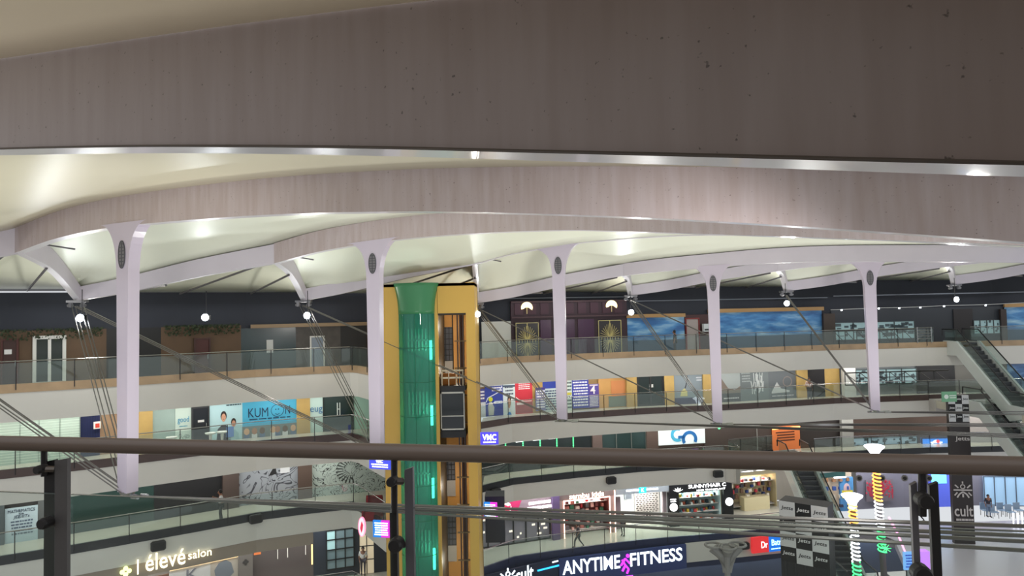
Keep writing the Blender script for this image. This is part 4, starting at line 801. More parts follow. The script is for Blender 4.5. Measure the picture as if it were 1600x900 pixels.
f = sf('R', 2, 1101, 1206, .1); o = plain('brown_shop', 'dark brown shopfront with a thin door frame, third gallery', 'shopfront', f, C(70, 60, 56, rough=.4)); g = MB(); g.stroke(f, [(.78, .05), (.78, .85), (.84, .85)], .06, .05, .1); g.stroke(f, [(.15, .9), (.8, .9)], .05, .05, .1); g.build('door_frame', C(140, 138, 135), o); MB().disc(f, .22, .85, .1, .05, .1).build('green_lamp', glow(90, 220, 140, 2), o)
f = sf('R', 2, 1206, 1249, .2, yt=666); o = plain('orange_signboard', 'orange lit menu board among brown walls, third gallery', 'sign', f, mat('orange_board', s2l(190, 105, 55), emit=.3), .08); lines(f, .12, .8, .35, .8, 4, C(90, 45, 25), o, d0=.08, d1=.1, words=False); MB().fb(f, 0, 1, .88, .95, .08, .14).build('glow_strip', glow(255, 190, 110, 3), o)
f = sf('R', 2, 1249, 1312, .1); plain('dark_bay', 'dark brown bay right of the orange menu board', 'doorway', f, C(48, 42, 42))
f = sf('R', 2, 1312, 1330, .3); plain('grey_pillar', 'pale grey pillar left of the bright shop window, third gallery', 'pillar', f, C(150, 150, 148), .3)
litwin('R', 2, 1330, 1434, 684, 708, 'bright bluish shop window left of the screen, third gallery', e=1.3, col=(150, 175, 190))
f = sf('R', 2, 1438, 1484, .3, yt=683, yb=705); o = plain('video_screen', 'bright blue video screen with white circular lettering', 'screen', f, glow(40, 120, 215, 1.2), .1); MB().ring(f, .5, .5, .4, .12, .1, .12).build('screen_ring', glow(225, 235, 255, 1.6), o); lines(f, .3, .7, .3, .75, 3, glow(240, 240, 255, 2), o, d0=.1, d1=.13); MB().disc(f, .55, .75, .14, .12, .14).build('red_dot', glow(225, 70, 80, 1.3), o); framed(f, BLACK, o, .06, 0, .14)
f = sf('R', 2, 1500, 1700, .1); plain('grey_wall_panel', 'pale wall behind the lower escalator, third gallery', 'wall panel', f, C(170, 165, 165))
# fascia speakers
def speaker(px, py, poly, label):
    p, e = hit(px, py, offset(poly, -.12)); f = Fr((p.x-e.x*.35, p.y-e.y*.35), (p.x+e.x*.35, p.y+e.y*.35), p.z-.24, p.z+.24, 0)
    o = tag(MB().poly(f, [(.0, .15), (.12, 0), (.88, 0), (1, .15), (1, .85), (.88, 1), (.12, 1), (0, .85)], 0, .22).build('wall_speaker', C(52, 52, 54)), label, 'speaker', 'fascia loudspeakers'); MB().fb(f, .1, .9, .12, .88, .22, .235).build('grille', C(30, 30, 32), o)
speaker(247, 852, EL, 'dark box loudspeaker above the salon lettering'); speaker(399, 810, EL, 'dark box loudspeaker on the fascia left of the window grid'); speaker(773, 769, ER, 'dark box loudspeaker nearest the lift tower'); speaker(954, 750, ER, 'dark box loudspeaker between the neon-framed shop and the optician'); speaker(1121, 740, ER, 'dark box loudspeaker by the fascia corner'); speaker(1162, 852, ER, 'small dark box loudspeaker left of the red and blue signboard')
# ================= fourth gallery, left
TAU = C(150, 138, 126, rough=.5)
o = strip('salon_fascia', sub(EL, -160, 487), -10.2, FB[2]+.1, .15, TAU, off=.05); tag(o, 'taupe bulkhead carrying glowing cream salon lettering', 'fascia')
def fl_(side, lv, xa, xb, ya, yb, off): 
    base = EL; a, _ = hit(xa, ya, base); b, _ = hit(xb, ya, base); return Fr((a.x, a.y), (b.x, b.y), hit(xa, yb, base)[0].z, a.z, off)
CRM = glow(255, 240, 205, 2.2)
f = fl_('L', 1, 182, 330, 880, 907, .08); o = empty('salon_lettering', tuple(f.pt(.5, .5)), 'glowing cream shop lettering with a green clover on the taupe bulkhead', 'sign'); 
def pin(x, o): x.parent = o; x.matrix_parent_inverse = Matrix.Translation(-o.location); return x
pin(text(f, 'élevé', .50, .7, .85, CRM, None, width=f.W*.42, bold=.012), o); pin(text(f, 'salon', .87, .66, .42, CRM, None, width=f.W*.26, bold=.012), o); pin(MB().fb(f, .205, .22, .15, 1.0, 0, .05).build('divider', CRM), o)
g = MB()
for a in range(4): g.disc(f, .09+.035*math.cos(a*math.pi/2), .45+.035*f.W/f.H*math.sin(a*math.pi/2), .11, 0, .05)
pin(g.build('clover', glow(235, 245, 170, 1.8)), o)
# panels under the salon sign
for i, (xa, xb, yt, m, lb) in enumerate(((235, 262, 897, C(120, 84, 66), 'brown lit panel left under the salon sign'), (262, 325, 884, C(205, 200, 196), 'white lit wall with tall grey letter K, under the salon sign'), (325, 368, 872, C(190, 178, 165), 'lit fashion poster panel under the salon sign'), (369, 391, 863, C(128, 118, 112), 'taupe panel with a small dark clover'))):
    f = sf('L', 1, xa, xb, .5+.1*(i % 2), yt=yt); o = plain('display_panel', lb, 'display panel', f, m, .06)
    if i in (1, 2): MB().fb(f, 0, 1, .965, .985, .06, .12).build('cove_light', glow(255, 215, 160, 3), o)
    if i == 1: text(f, 'K', .55, .78, .6, C(120, 118, 125), o, width=.6, d=.06, bold=.02)
    if i == 2: MB().poly(f, [(.2, .55), (.15, .75), (.3, .9), (.55, .95), (.75, .85), (.85, .6), (.6, .45)], .06, .08).build('printed_figure', C(120, 124, 132), o)
    if i == 3:
        g = MB(); [g.disc(f, .5+.12*math.cos(a*math.pi/2), .8+.12*f.W/f.H*math.sin(a*math.pi/2), .08, .06, .08) for a in range(4)]; g.build('clover', C(70, 64, 62), o)
f = sf('L', 1, 391, 488, .3); o = plain('glass_shopfront', 'grey-brown glass shopfront with orange glowing niches', 'shopfront', f, C(104, 92, 90, rough=.15), .05)
for u0, u1, v0, v1 in ((.05, .16, .62, .78), (.60, .96, .72, .9)): MB().fb(f, u0, u1, v0, v1, .05, .08).build('orange_niche', glow(205, 110, 60, .7), o)
for u in (.42, .58, .87): MB().tube([f.pt(u, .5, .15), f.pt(u, .92, .15)], .02, 5).build('pendant_rod', glow(225, 215, 205, .8), o)
MB().fb(f, .965, .99, .3, .98, .05, .1).build('gold_edge_light', glow(255, 220, 150, 1.4), o)
f = sf('L', 1, 488, 560, .3); o = plain('dark_window_wall', 'navy-black wall left of the lit doorway, with gridded window', 'shopfront', f, C(44, 50, 62), .05)
g = sf('L', 1, 508, 552, .4, yt=826, yb=888); w_ = MB().fb(g, 0, 1, 0, 1, 0, .03).build('window_pane', mat('gridpane', s2l(120, 140, 145), emit=.12, rough=.15), o); framed(g, BLACK, w_, .07, .03, .08, 'window_grid', mull=2, trans=(.25, .5, .75)); MB().fb(g, 0, .33, .5, 1, .02, .035).build('bright_pane', glow(165, 200, 200, .6), w_)
f = sf('L', 1, 560, 583, .3); o = plain('lit_doorway', 'brightly lit white shop doorway beside the gridded window', 'doorway', f, mat('litdoor', s2l(220, 200, 170), emit=.6), .04); g = MB(); [g.fb(f, 0, 1, v, v+.015, .05, .08) for v in (.25, .5, .74)]; [g.fb(f, u, u+.06, 0, 1, .05, .08) for u in (0, .5)]; g.build('door_grid', C(40, 40, 46), o)
f = sf('L', 1, 583, 620, .3); plain('dark_wall_panel', 'navy-black wall behind the blue and magenta board, left', 'wall panel', f, C(38, 42, 56))
p = P(566, 823, 35.4); f = Fr((p.x-.2, p.y+.1), (p.x+.2, p.y), p.z-.5, p.z+.5, 0); o = tag(MB().disc(f, .5, .5, .19, 0, .08, ry=.48).build('round_sign', glow(245, 225, 235, .9)), 'oval pink-rimmed glowing sign left of the blue and magenta board', 'sign'); MB().ring(f, .5, .5, .2, .04, 0, .1, ry=.5).build('pink_rim', glow(255, 130, 160, 2), o); MB().poly(f, [(.3, .45), (.5, .8), (.7, .6), (.6, .35), (.45, .2)], .08, .1).build('red_emblem', glow(205, 40, 70, 1), o)
p = P(500, 776, 37.5)
# ================= fourth gallery, right
f = sf('R', 1, 740, 858, .1); o = plain('glass_shopfront', 'dark-framed glass shopfront beneath the pink signboard', 'shopfront', f, mat('dimglass', s2l(120, 118, 125), rough=.2, emit=.05), .04); framed(f, BLACK, o, .08, .04, .12, mull=5, trans=(.62,)); g = MB(); r = random.Random(5)
for i in range(30): u = r.random()*.95; v = .1+r.random()*.6; g.fb(f, u, u+.02+r.random()*.04, v, v+.04, .04, .06)
g.build('interior_lights', glow(225, 215, 200, 1.1), o)
f = sf('R', 1, 748, 862, .35); f.z0 = -11.35; f.H = 1.15; o = plain('shop_signboard', 'mauve-grey signboard with pink wedge and round heart emblem', 'sign', f, C(150, 130, 138), .1)
MB().poly(f, [(0, 0), (0, 1), (.56, 1), (.47, 0)], .1, .14).build('pink_wedge', glow(175, 40, 90, .55), o); MB().disc(f, .33, .5, .42, .14, .18).build('emblem_disc', glow(250, 245, 245, 1.3), o); MB().poly(f, [(.27, .5), (.31, .74), (.36, .6), (.40, .66), (.38, .35), (.33, .24)], .18, .2).build('heart_emblem', glow(215, 40, 80, 1), o); lines(f, .62, .98, .12, .72, 2, glow(255, 250, 250, 3), o, d0=.1, d1=.14, seed=2)
f = sf('R', 1, 858, 869, .4); plain('purple_pillar', 'narrow violet-grey pillar left of the neon-framed shop', 'pillar', f, C(98, 78, 118), .3)
def goods(f, n, cols, group, label, name='folded_garment', rows=3, v0=.1, v1=.8, seed=1, d=(-.6, -.2), size=(.1, .22)):
    r = random.Random(seed); protos = []
    for c in cols:
        s = .5; b = MB().box(-.5, .5, -.5, .5, 0, 1); b.v = [(x*(1 if z < .5 else .9), y*(1 if z < .5 else .9), z) for x, y, z in b.v]; protos.append(b.build(name, c))
    first = [True]*len(protos)
    for i in range(n):
        k = i % len(protos); o = protos[k] if first[k] else protos[k].copy()
        if not first[k]: COL.objects.link(o)
        first[k] = False; row = i % rows; u = .06+.88*((i//rows+.5)/math.ceil(n/rows)); v = v0+(v1-v0)*row/max(1, rows-1)
        o.location = f.pt(u, v, r.uniform(*d)); o.scale = (r.uniform(*size)*1.5, .22, r.uniform(*size)*1.7); o.rotation_euler = (0, 0, math.atan2(f.u.y, f.u.x)); tag(o, label, 'goods', group)
def shop_room(f, name, label, wallm, depth=1.4, light=60, lc=(1, .98, .95), shelves=3, shm=None):
    o = empty(name, tuple(f.pt(.5, 0)), label, 'shop interior'); b = MB(); b.fb(f, 0, 1, 0, 1, -depth-.1, -depth); b.fb(f, -.01, 0, 0, 1, -depth, 0); b.fb(f, 1, 1.01, 0, 1, -depth, 0); b.fb(f, 0, 1, 1, 1.02, -depth, 0); pin(b.build('shell', wallm), o)
    for k in range(shelves): pin(MB().fb(f, .02, .98, .1+.7*k/max(1, shelves-1)-.015, .1+.7*k/max(1, shelves-1), -depth, -.15).build('shelf', shm or C(200, 195, 188)), o)
    pin(MB().fb(f, .1, .9, .96, .98, -depth*.7, -depth*.4).build('ceiling_lamp', glow(255, 250, 240, 6)), o)
    c = f.pt(.5, .9, -.45); l = lamp('AREA', 'shop_light', tuple(c), light, lc, f.W*.7, size_y=.4); l.rotation_euler = (0, 0, math.atan2(f.u.y, f.u.x)); return o
WRD2 = offset(WR, .1)
# neon framed kids shop
f = sf('R', 1, 871, 952, 0, yt=767); f.H *= .84
shop_room(f, 'clothes_shop', 'warmly lit kids clothes shop inside the neon frame', C(160, 90, 85), light=90, lc=(1, .92, .88))
goods(f, 54, [C(200, 50, 60), C(225, 205, 195), C(60, 120, 90), C(190, 120, 110), C(120, 60, 60), C(230, 180, 170), C(110, 100, 105)], 'garments in the neon-framed shop', 'small coloured garment on a shelf of the neon-framed shop', rows=6, v0=.1, v1=.78, seed=3)
f = sf('R', 1, 868, 957, .35, yt=767); o = empty('neon_portal', tuple(f.pt(.5, 0)), 'warm white double neon frame around the red-walled kids shop', 'neon sign'); NEO = glow(255, 205, 185, 4)
pin(MB().fb(f, .02, .98, .82, .99, 0, .2).build('header_board', C(110, 95, 92)), o)
for k, q in enumerate((.01, .1)):
    pin(MB().stroke(f, [(q, 0), (q, .985-.18*k), (1-q, .985-.18*k), (1-q, 0)], .06, .2, .26).build('neon_tube', NEO), o)
pin(MB().fb(f, 0, .1, 0, .99, 0, .18).fb(f, .9, 1, 0, .99, 0, .18).build('side_pilaster', C(150, 130, 125)), o)
pin(text(f, 'sambu kids', .5, .89, .36, glow(255, 235, 215, 4), None, width=f.W*.6, bold=.02, d=.2), o)
# optician
f = sf('R', 1, 960, 1042, 0, yt=761); f.H *= .84
shop_room(f, 'optical_shop', 'bright white optician interior with wall displays', C(222, 230, 230), light=120, shelves=0)
o = tag(MB().fb(f, .5, .98, .02, .98, -1.3, -1.2).build('eyewear_wall', C(200, 195, 190)), 'wall display of spectacles in slanting rows inside the optician', 'display')
g = MB()
for i in range(16):
    for j in range(7): g.fb(f, .52+j*.062+(i % 2)*.02, .56+j*.062+(i % 2)*.02, .06+i*.056, .085+i*.056, -1.2, -1.17)
g.build('spectacles', C(70, 62, 60), o)
tag(MB().fb(f, .0, .12, .02, .9, -.2, 0).build('brochure_rack', C(120, 105, 112)), 'slim grey-violet brochure rack at the optician\'s left side', 'rack'); tag(MB().fb(f, .93, 1, .02, .95, -.2, 0).build('brochure_rack', C(130, 118, 122)), 'slim grey brochure rack at the optician\'s right side', 'rack')
g = tag(MB().fb(f, .28, .42, .72, .95, -1.1, -.9).build('hanging_monitor', C(90, 96, 100)), 'grey monitor hanging in the optician', 'monitor'); MB().fb(f, .3, .4, .75, .92, -.9, -.88).build('screen', C(60, 66, 72), g)
f = sf('R', 1, 957, 1043, .3, yt=761); f.z0 += f.H*.84; f.H *= .16; o = plain('shop_signboard', 'grey signboard with glowing blue-white letters and turquoise square', 'sign', f, C(140, 146, 152), .1); lines(f, .22, .46, .3, .72, 1, glow(235, 245, 255, 4), o, d0=.1, d1=.15, seed=4); lines(f, .58, .8, .3, .72, 1, glow(235, 245, 255, 4), o, d0=.1, d1=.15, seed=5); MB().fb(f, .45, .58, .05, .95, .1, .16).build('turquoise_square', glow(30, 200, 205, 1.6), o); text(f, 'K', .515, .5, .25, glow(255, 255, 255, 3), o, d=.16)
# hair clinic
f = sf('R', 1, 1060, 1126, 0, yt=757); f.H *= .8
shop_room(f, 'hair_shop', 'bright cyan-white hair clinic interior with product shelves', C(196, 224, 226), light=110, lc=(.9, 1, 1), shelves=4)
goods(f, 44, [C(180, 90, 60), C(60, 90, 100), C(225, 235, 230), C(200, 170, 60), C(40, 60, 70), C(170, 60, 60)], 'products in the hair clinic', 'small product pack on a shelf of the hair clinic', 'product_pack', rows=4, v0=.1, v1=.8, seed=8, size=(.08, .16))
f = sf('R', 1, 1043, 1140, .3, yt=756); o = empty('clinic_facade', tuple(f.pt(.5, 0)), 'black shopfront with white lotus sign and two round white lamps', 'shopfront')
pin(MB().fb(f, 0, 1, .8, 1, 0, .2).build('sign_fascia', BLACK), o); pin(MB().fb(f, 0, .15, 0, .8, -.3, .15).build('left_jamb', BLACK), o); pin(MB().fb(f, .87, 1.02, 0, .8, -.3, .15).build('right_jamb', BLACK), o)
GW = glow(255, 255, 255, 1.8); pin(text(f, 'SUNNYHAIR C', .60, .935, .27, GW, None, width=f.W*.6, bold=.04, d=.2), o); pin(text(f, 'HAIR TRANSPLANT', .66, .835, .12, GW, None, width=f.W*.46, bold=.03, d=.2), o)
g = MB()
for a in (30, 60, 90, 120, 150): c_, s_ = math.cos(math.radians(a)), math.sin(math.radians(a)); g.poly(f, [(.13, .83), (.13+.05*c_-.015*s_, .83+.06*s_), (.13+.09*c_, .83+.11*s_), (.13+.05*c_+.015*s_, .83+.06*s_)], .2, .24)
pin(g.build('lotus_emblem', GW), o)
for u, v in ((.06, .47), (.95, .5)): pin(MB().disc(f, u, v, .3, .15, .22).build('round_lamp', glow(255, 255, 255, 2.5)), o)
pin(lines(f, .01, .1, .58, .68, 2, GW, None, d0=.15, d1=.17), o)
# clothes shop at back right
WB = offset(ER, 5.6)
f = sf('R', 1, 1142, 1214, 0, poly=WB); f.H *= .8
shop_room(f, 'clothes_shop', 'warm cream clothes shop beyond the black clinic front', C(205, 190, 150), light=70, lc=(1, .95, .8), shelves=2)
goods(f, 36, [C(60, 60, 70), C(190, 60, 70), C(235, 225, 205), C(40, 60, 120), C(120, 90, 70)], 'garments in the cream clothes shop', 'small garment hanging in the cream clothes shop', 'hanging_garment', rows=4, v0=.3, v1=.8, seed=11)
tag(MB().fb(f, .25, .8, 0, .38, -.4, .3).build('shop_counter', C(225, 212, 170)), 'cream sales counter in the cream clothes shop', 'counter')
# far right fourth-floor shops and grey wall
f = sf('R', 1, 1270, 1331, .1, poly=WR); o = plain('green_banded_shop', 'small warm shopfront with dark green sign band, beside the escalator', 'shopfront', f, mat('warmshop', s2l(190, 172, 150), emit=.15, var=.3, vscale=3), .05); MB().fb(f, .02, .8, .80, .98, .05, .3).build('green_sign_band', C(22, 62, 60), o); MB().fb(f, .5, .8, .78, .81, .3, .36).build('light_bar', glow(255, 255, 255, 3), o)
g = MB().fb(f, .66, 1, 0, .78, .05, .25).build('blue_banner', C(88, 150, 205), o); MB().fb(f, .7, .98, .3, .48, .25, .28).build('yellow_patch', C(225, 205, 70), o); MB().disc(f, .83, .5, .28, .25, .27, ry=.5).build('printed_figure', C(225, 190, 190), o)
goods(f, 20, [C(60, 60, 80), C(200, 190, 175), C(60, 90, 160), C(150, 110, 80)], 'goods before the green-banded shop', 'small item on show at the green-banded shop', 'shop_item', rows=4, v0=.1, v1=.7, d=(.1, .3), seed=14)
o = strip('grey_partition', sub(WR, 1331, 1600), K[1]-.35, FB[2], .05, C(128, 126, 140, rough=.18), off=-.08); tag(o, 'long glossy grey-violet partition behind the walking person', 'partition')
f = sf('R', 1, 1352, 1394, .2, yt=749, yb=783, poly=WR); o = plain('flower_mural', 'grey panel scattered with red blossoms', 'mural', f, C(120, 112, 122), .04); g = MB(); r = random.Random(3)
for i in range(150): u = min(.97, abs(r.gauss(.5, .27))); v = min(.95, abs(r.gauss(.62, .2))); g.disc(f, u, v, .05+.05*r.random(), .04, .06, n=6)
g.build('red_blossoms', C(200, 62, 84), o)
f = sf('R', 1, 1450, 1497, .2, poly=WR); o = plain('glowing_screen_wall', 'violet-blue glowing wall panel left of the tall rayed-emblem column', 'lit panel', f, mat('bluepanel', s2l(80, 95, 200), emit=.55), .05); MB().fb(f, .1, .6, .55, .85, .05, .07).build('cyan_glow', glow(110, 200, 245, 1.3), o)
for i, px in enumerate((1342, 1378, 1413, 1451, 1489)):
    p, e = hit(px, 747, offset(ER, -.02)); f = Fr((p.x-.22, p.y), (p.x+.22, p.y), p.z-.22, p.z+.22, 0); o = MB().disc(f, .5, .5, .24, 0, .06).build('ring_light', C(120, 116, 112)); MB().disc(f, .5, .5, .13, .06, .1).build('lens', C(30, 28, 28), o); tag(o, 'round recessed fitting on the white fascia above the grey partition', 'light fitting', 'round fittings on the fascia')
# platform of the fourth floor reaching into the hall
zf = K[1]-.35
pa = [G(1322, 812, zf), G(1398, 845, zf), G(1450, 960, zf), G(1750, 960, zf), (44, 51.2, zf), (24, 50.6, zf)]
pl = [(p[0], p[1]) for p in pa]; pm = MB(); pass
for tr in ((0, 1, 5), (1, 4, 5), (1, 2, 4), (2, 3, 4)):
    q = [pl[t] for t in tr]
    if (q[1][0]-q[0][0])*(q[2][1]-q[0][1])-(q[1][1]-q[0][1])*(q[2][0]-q[0][0]) < 0: q = q[::-1]
    pm.prism([(x, y, zf-.5) for x, y in q], [(x, y, zf+.012) for x, y in q])
struct(pm.build('floor', C(196, 190, 200, rough=.28, var=.05, vscale=.3)))
# seating and lamps beyond the column
for i in range(5):
    p = G(1540+i*13, 806+3*(i % 2), zf); o = empty('cafe_chair', (p.x, p.y, zf), 'pale cafe chair on the glossy floor right of the rayed-emblem column', 'chair', 'cafe chairs right of the rayed-emblem column'); CC = C(150, 170, 190, rough=.3)
    pin(MB().box(p.x-.25, p.x+.25, p.y-.25, p.y+.25, zf+.42, zf+.48).build('seat', CC), o); pin(MB().box(p.x-.25, p.x+.25, p.y+.2, p.y+.25, zf+.48, zf+.95).build('backrest', CC), o)
    for a, b_ in ((-.22, -.22), (.22, -.22), (-.22, .22), (.22, .22)): pin(MB().tube([(p.x+a, p.y+b_, zf), (p.x+a, p.y+b_, zf+.43)], .02, 5).build('leg', DSTEEL), o)
f = sf('R', 1, 1536, 1620, .2, poly=WR); f.H *= .7; o = plain('glass_shopfront', 'pale blue lit glass shopfront behind the cafe chairs', 'shopfront', f, mat('paleshop', s2l(150, 185, 215), emit=.5), .05); framed(f, C(90, 100, 115), o, .06, mull=4)
for i in range(4):
    p = G(1584+i*7, 822, zf); o = tag(MB().tube([(p.x, p.y, zf), (p.x, p.y, zf+.95)], .045, 8).build('floor_light_tube', glow(235, 240, 255, 4)), 'short upright white glowing tube on the glossy floor', 'lamp', 'upright glowing tubes at the right edge')
# ================= ground floor shops right
f = Fr(atx(offset(ER, -.1), 751, 880), atx(offset(ER, -.1), 872, 880), -15.35, -13.5, .02); o = plain('shop_signboard', 'navy signboard with white rayed emblem and cyan light bars', 'sign', f, C(28, 36, 66, rough=.35), .15); BW = glow(245, 250, 255, 2)
text(f, 'cult', .53, .74, 1.0, BW, o, width=1.35, bold=.03, d=.15); lines(f, .42, .86, .24, .36, 1, BW, o, d0=.15, d1=.18, seed=6)
g = MB()
def cult(g, f, u, v, s, d0, d1):
    k = s/f.W; h = s/f.H; g.ring(f, u, v+.32*h, .14*s, .05*s, d0, d1)
    g.stroke(f, [(u-.5*k, v+.12*h), (u+.5*k, v+.12*h)], .08*s, d0, d1)
    g.stroke(f, [(u-.32*k, v-.32*h), (u-.2*k, v-.12*h), (u, v+.02*h), (u+.2*k, v-.12*h), (u+.32*k, v-.32*h)], .08*s, d0, d1); g.stroke(f, [(u, v-.1*h), (u, v-.3*h)], .08*s, d0, d1)
    for sg in (-1, 1): g.stroke(f, [(u+sg*.24*k, v+.25*h), (u+sg*.42*k, v+.42*h)], .07*s, d0, d1); g.stroke(f, [(u+sg*.3*k, v-.02*h), (u+sg*.46*k, v-.2*h)], .07*s, d0, d1)
    g.stroke(f, [(u, v+.5*h), (u, v+.62*h)], .07*s, d0, d1); return g
cult(g, f, .315, .66, 1.25, .15, .2); g.build('rayed_figure_emblem', BW, o)
MB().fb(f, 0, .2, .46, .505, .15, .2).fb(f, .7, 1, .72, .765, .15, .2).build('cyan_light_bar', glow(40, 170, 250, 3), o); lines(f, .9, .98, .86, .95, 1, BW, o, d0=.15, d1=.18)
f = Fr(atx(offset(ER, -.14), 872, 880), atx(offset(ER, -.14), 1070, 860), -15.2, -13.55, .02); o = plain('shop_signboard', 'long blue signboard with white capitals around a magenta running figure', 'sign', f, C(48, 64, 120, rough=.4), .2)
text(f, 'ANYTIME', .245, .63, .9, BW, o, width=f.W*.44, bold=.045, d=.2); text(f, 'FITNESS', .755, .63, .9, BW, o, width=f.W*.42, bold=.045, d=.2)
MG = glow(200, 50, 220, 2.2); g = MB(); g.stroke(f, [(.47, .45), (.505, .72), (.54, .5)], .12, .2, .28); g.stroke(f, [(.48, .68), (.505, .45), (.53, .28), (.515, .1)], .12, .2, .28); g.stroke(f, [(.505, .45), (.48, .22)], .12, .2, .28); g.disc(f, .525, .82, .12, .2, .28); g.build('running_figure_emblem', MG, o)
f = Fr(atx(WR, 872, 880), atx(WR, 1172, 860), -18.3, -15.2, -2.3); o = plain('gym_glazing', 'dark blue gym glazing under the long blue signboard', 'shopfront', f, C(50, 58, 80, rough=.15), .05); framed(f, C(70, 76, 92), o, .08, mull=9); 
f = Fr(atx(offset(ER, .3), 942, 895), atx(offset(ER, .3), 988, 890), -18.25, -15.5, 0); o = empty('gym_entrance', tuple(f.pt(.5, 0)), 'purple-outlined gym entrance with a dazzling white light', 'entrance'); pin(MB().stroke(f, [(0, 0), (0, .97), (1, .97)], .09, 0, .08).build('purple_outline', glow(185, 60, 230, 4)), o); pin(MB().disc(f, .5, .72, .6, .05, .12, ry=.3).build('white_light', glow(225, 235, 255, 14)), o); pin(MB().fb(f, .04, .96, 0, .9, -.3, -.2).build('doorway', C(90, 96, 140)), o)
f = Fr(atx(offset(ER, -.1), 1172, 850), atx(offset(ER, -.1), 1228, 850), -14.6, -13.5, .1); o = plain('shop_signboard', 'small half red, half blue lit signboard left of the checkered column', 'sign', f, glow(215, 45, 50, .9), .2); MB().fb(f, .45, 1, 0, 1, .2, .24).build('blue_half', glow(20, 110, 215, 1.0), o); text(f, 'Dr', .33, .5, .45, glow(255, 225, 225, 2), o, d=.2, width=.5); text(f, "Batra's", .73, .6, .45, glow(190, 235, 255, 2.2), o, d=.24, width=1.2); lines(f, .5, .98, .12, .24, 1, glow(190, 235, 255, 2.2), o, d0=.24, d1=.26)
f = Fr(atx(WR, 1172, 880), atx(WR, 1226, 880), -18.3, -15.1, -2.1); shop_room(f, 'chemist_shop', 'small bright shop with stocked shelves under the red and blue signboard', C(190, 196, 190), light=50, shelves=4, depth=.8)
goods(f, 48, [C(230, 210, 130), C(90, 60, 50), C(220, 225, 220), C(60, 60, 70)], 'bottles on the bright shop shelves', 'small bottle on the shelves under the red and blue signboard', 'bottle', rows=4, v0=.1, v1=.8, seed=21, size=(.05, .11), d=(-.45, -.25))
f = Fr(atx(offset(ER, -.06), 1070, 850), atx(offset(ER, -.06), 1230, 850), -14.9, -13.55, .02); struct(MB().fb(f, 0, 1, 0, 1, 0, .06).build('trim_3', FASC))
# ---------------------------------------------------------------- columns with banners
def checkbox(px0, py0, px1, py1, Y0, Y1, zbot, label, dep, rows, tile_m, words, name, colr, startwhite=True, size=None):
    a, b = P(px0, py0, Y0), P(px1, py1, Y1); zt_ = (a.z+b.z)/2; f = Fr((a.x, a.y), (b.x, b.y), zt_-(rows*tile_m), zt_, 0)
    o = empty(name, tuple(f.pt(.5, 0)), label, 'banner column'); body = MB(); q = [f.pt(0, 0, 0), f.pt(1, 0, 0), f.pt(1, 0, -dep), f.pt(0, 0, -dep)]
    pin(body.prism([(v.x, v.y, zbot) for v in q], [(v.x, v.y, zt_) for v in q]).build('shaft', colr), o)
    for r in range(rows):
        for c in range(3):
            wh = (r+c) % 2 == 0; t = pin(MB().fb(f, c/3, (c+1)/3, 1-(r+1)/rows, 1-r/rows, 0, .02).build('banner_square', C(200, 202, 204) if wh else C(20, 21, 24)), o)
            x = text(f, words, (c+.5)/3, 1-(r+.45)/rows, tile_m*.3, C(20, 21, 24) if wh else C(225, 226, 228), None, width=f.W/3*.78, bold=.03, d=.02, depth=.01, slant=.15); x.parent = t
    return o, f
o, f = checkbox(1217, 781, 1293, 794, 39.2, 37.6, -18.3, 'wide dark column wrapped in a black and white checkered banner beside the escalator', 1.3, 4, .85, 'Jetts', 'banner_column', C(30, 31, 36, rough=.5))
o.children[0]
for k in range(5):
    u = .1+k*.2; q = MB().tube([f.pt(u, -.0, .02)+V((0, 0, 0)), f.pt(u, 0, .02)+V((0, 0, -5))], .05, 6).build('drape_fold', C(38, 39, 44, rough=.4)); pin(q, o)
o, f = checkbox(1481, 617, 1513, 618, 46.4, 46.2, -13.45, 'tall dark column with checkered banner above and white rayed emblem below', .35, 3, .6, 'Jetts', 'banner_column', C(48, 42, 42, rough=.3))
zc = P(1515, 790, 45.4); f2 = Fr((f.a.x, f.a.y), tuple((f.a+f.u*f.W)[:2]), P(1500, 838, 45.4).z, P(1500, 745, 45.4).z, .0)
g = MB(); cult(g, f2, .5, .68, 1.15, .02, .05); WT = C(205, 200, 198); pin(g.build('rayed_figure_emblem', WT), o); pin(text(f2, 'cult', .5, .36, .75, WT, None, width=f.W*.9, bold=.03, d=.02), o)
pin(lines(f2, .1, .95, .1, .24, 2, WT, None, d0=.02, d1=.04, seed=3), o); pin(text(Fr((f.a.x, f.a.y), tuple((f.a+f.u*f.W)[:2]), P(1500, 700, 46.3).z, P(1500, 680, 46.3).z, 0), 'Jetts', .6, .7, .35, WT, None, width=.9, bold=.03, d=.02), o)
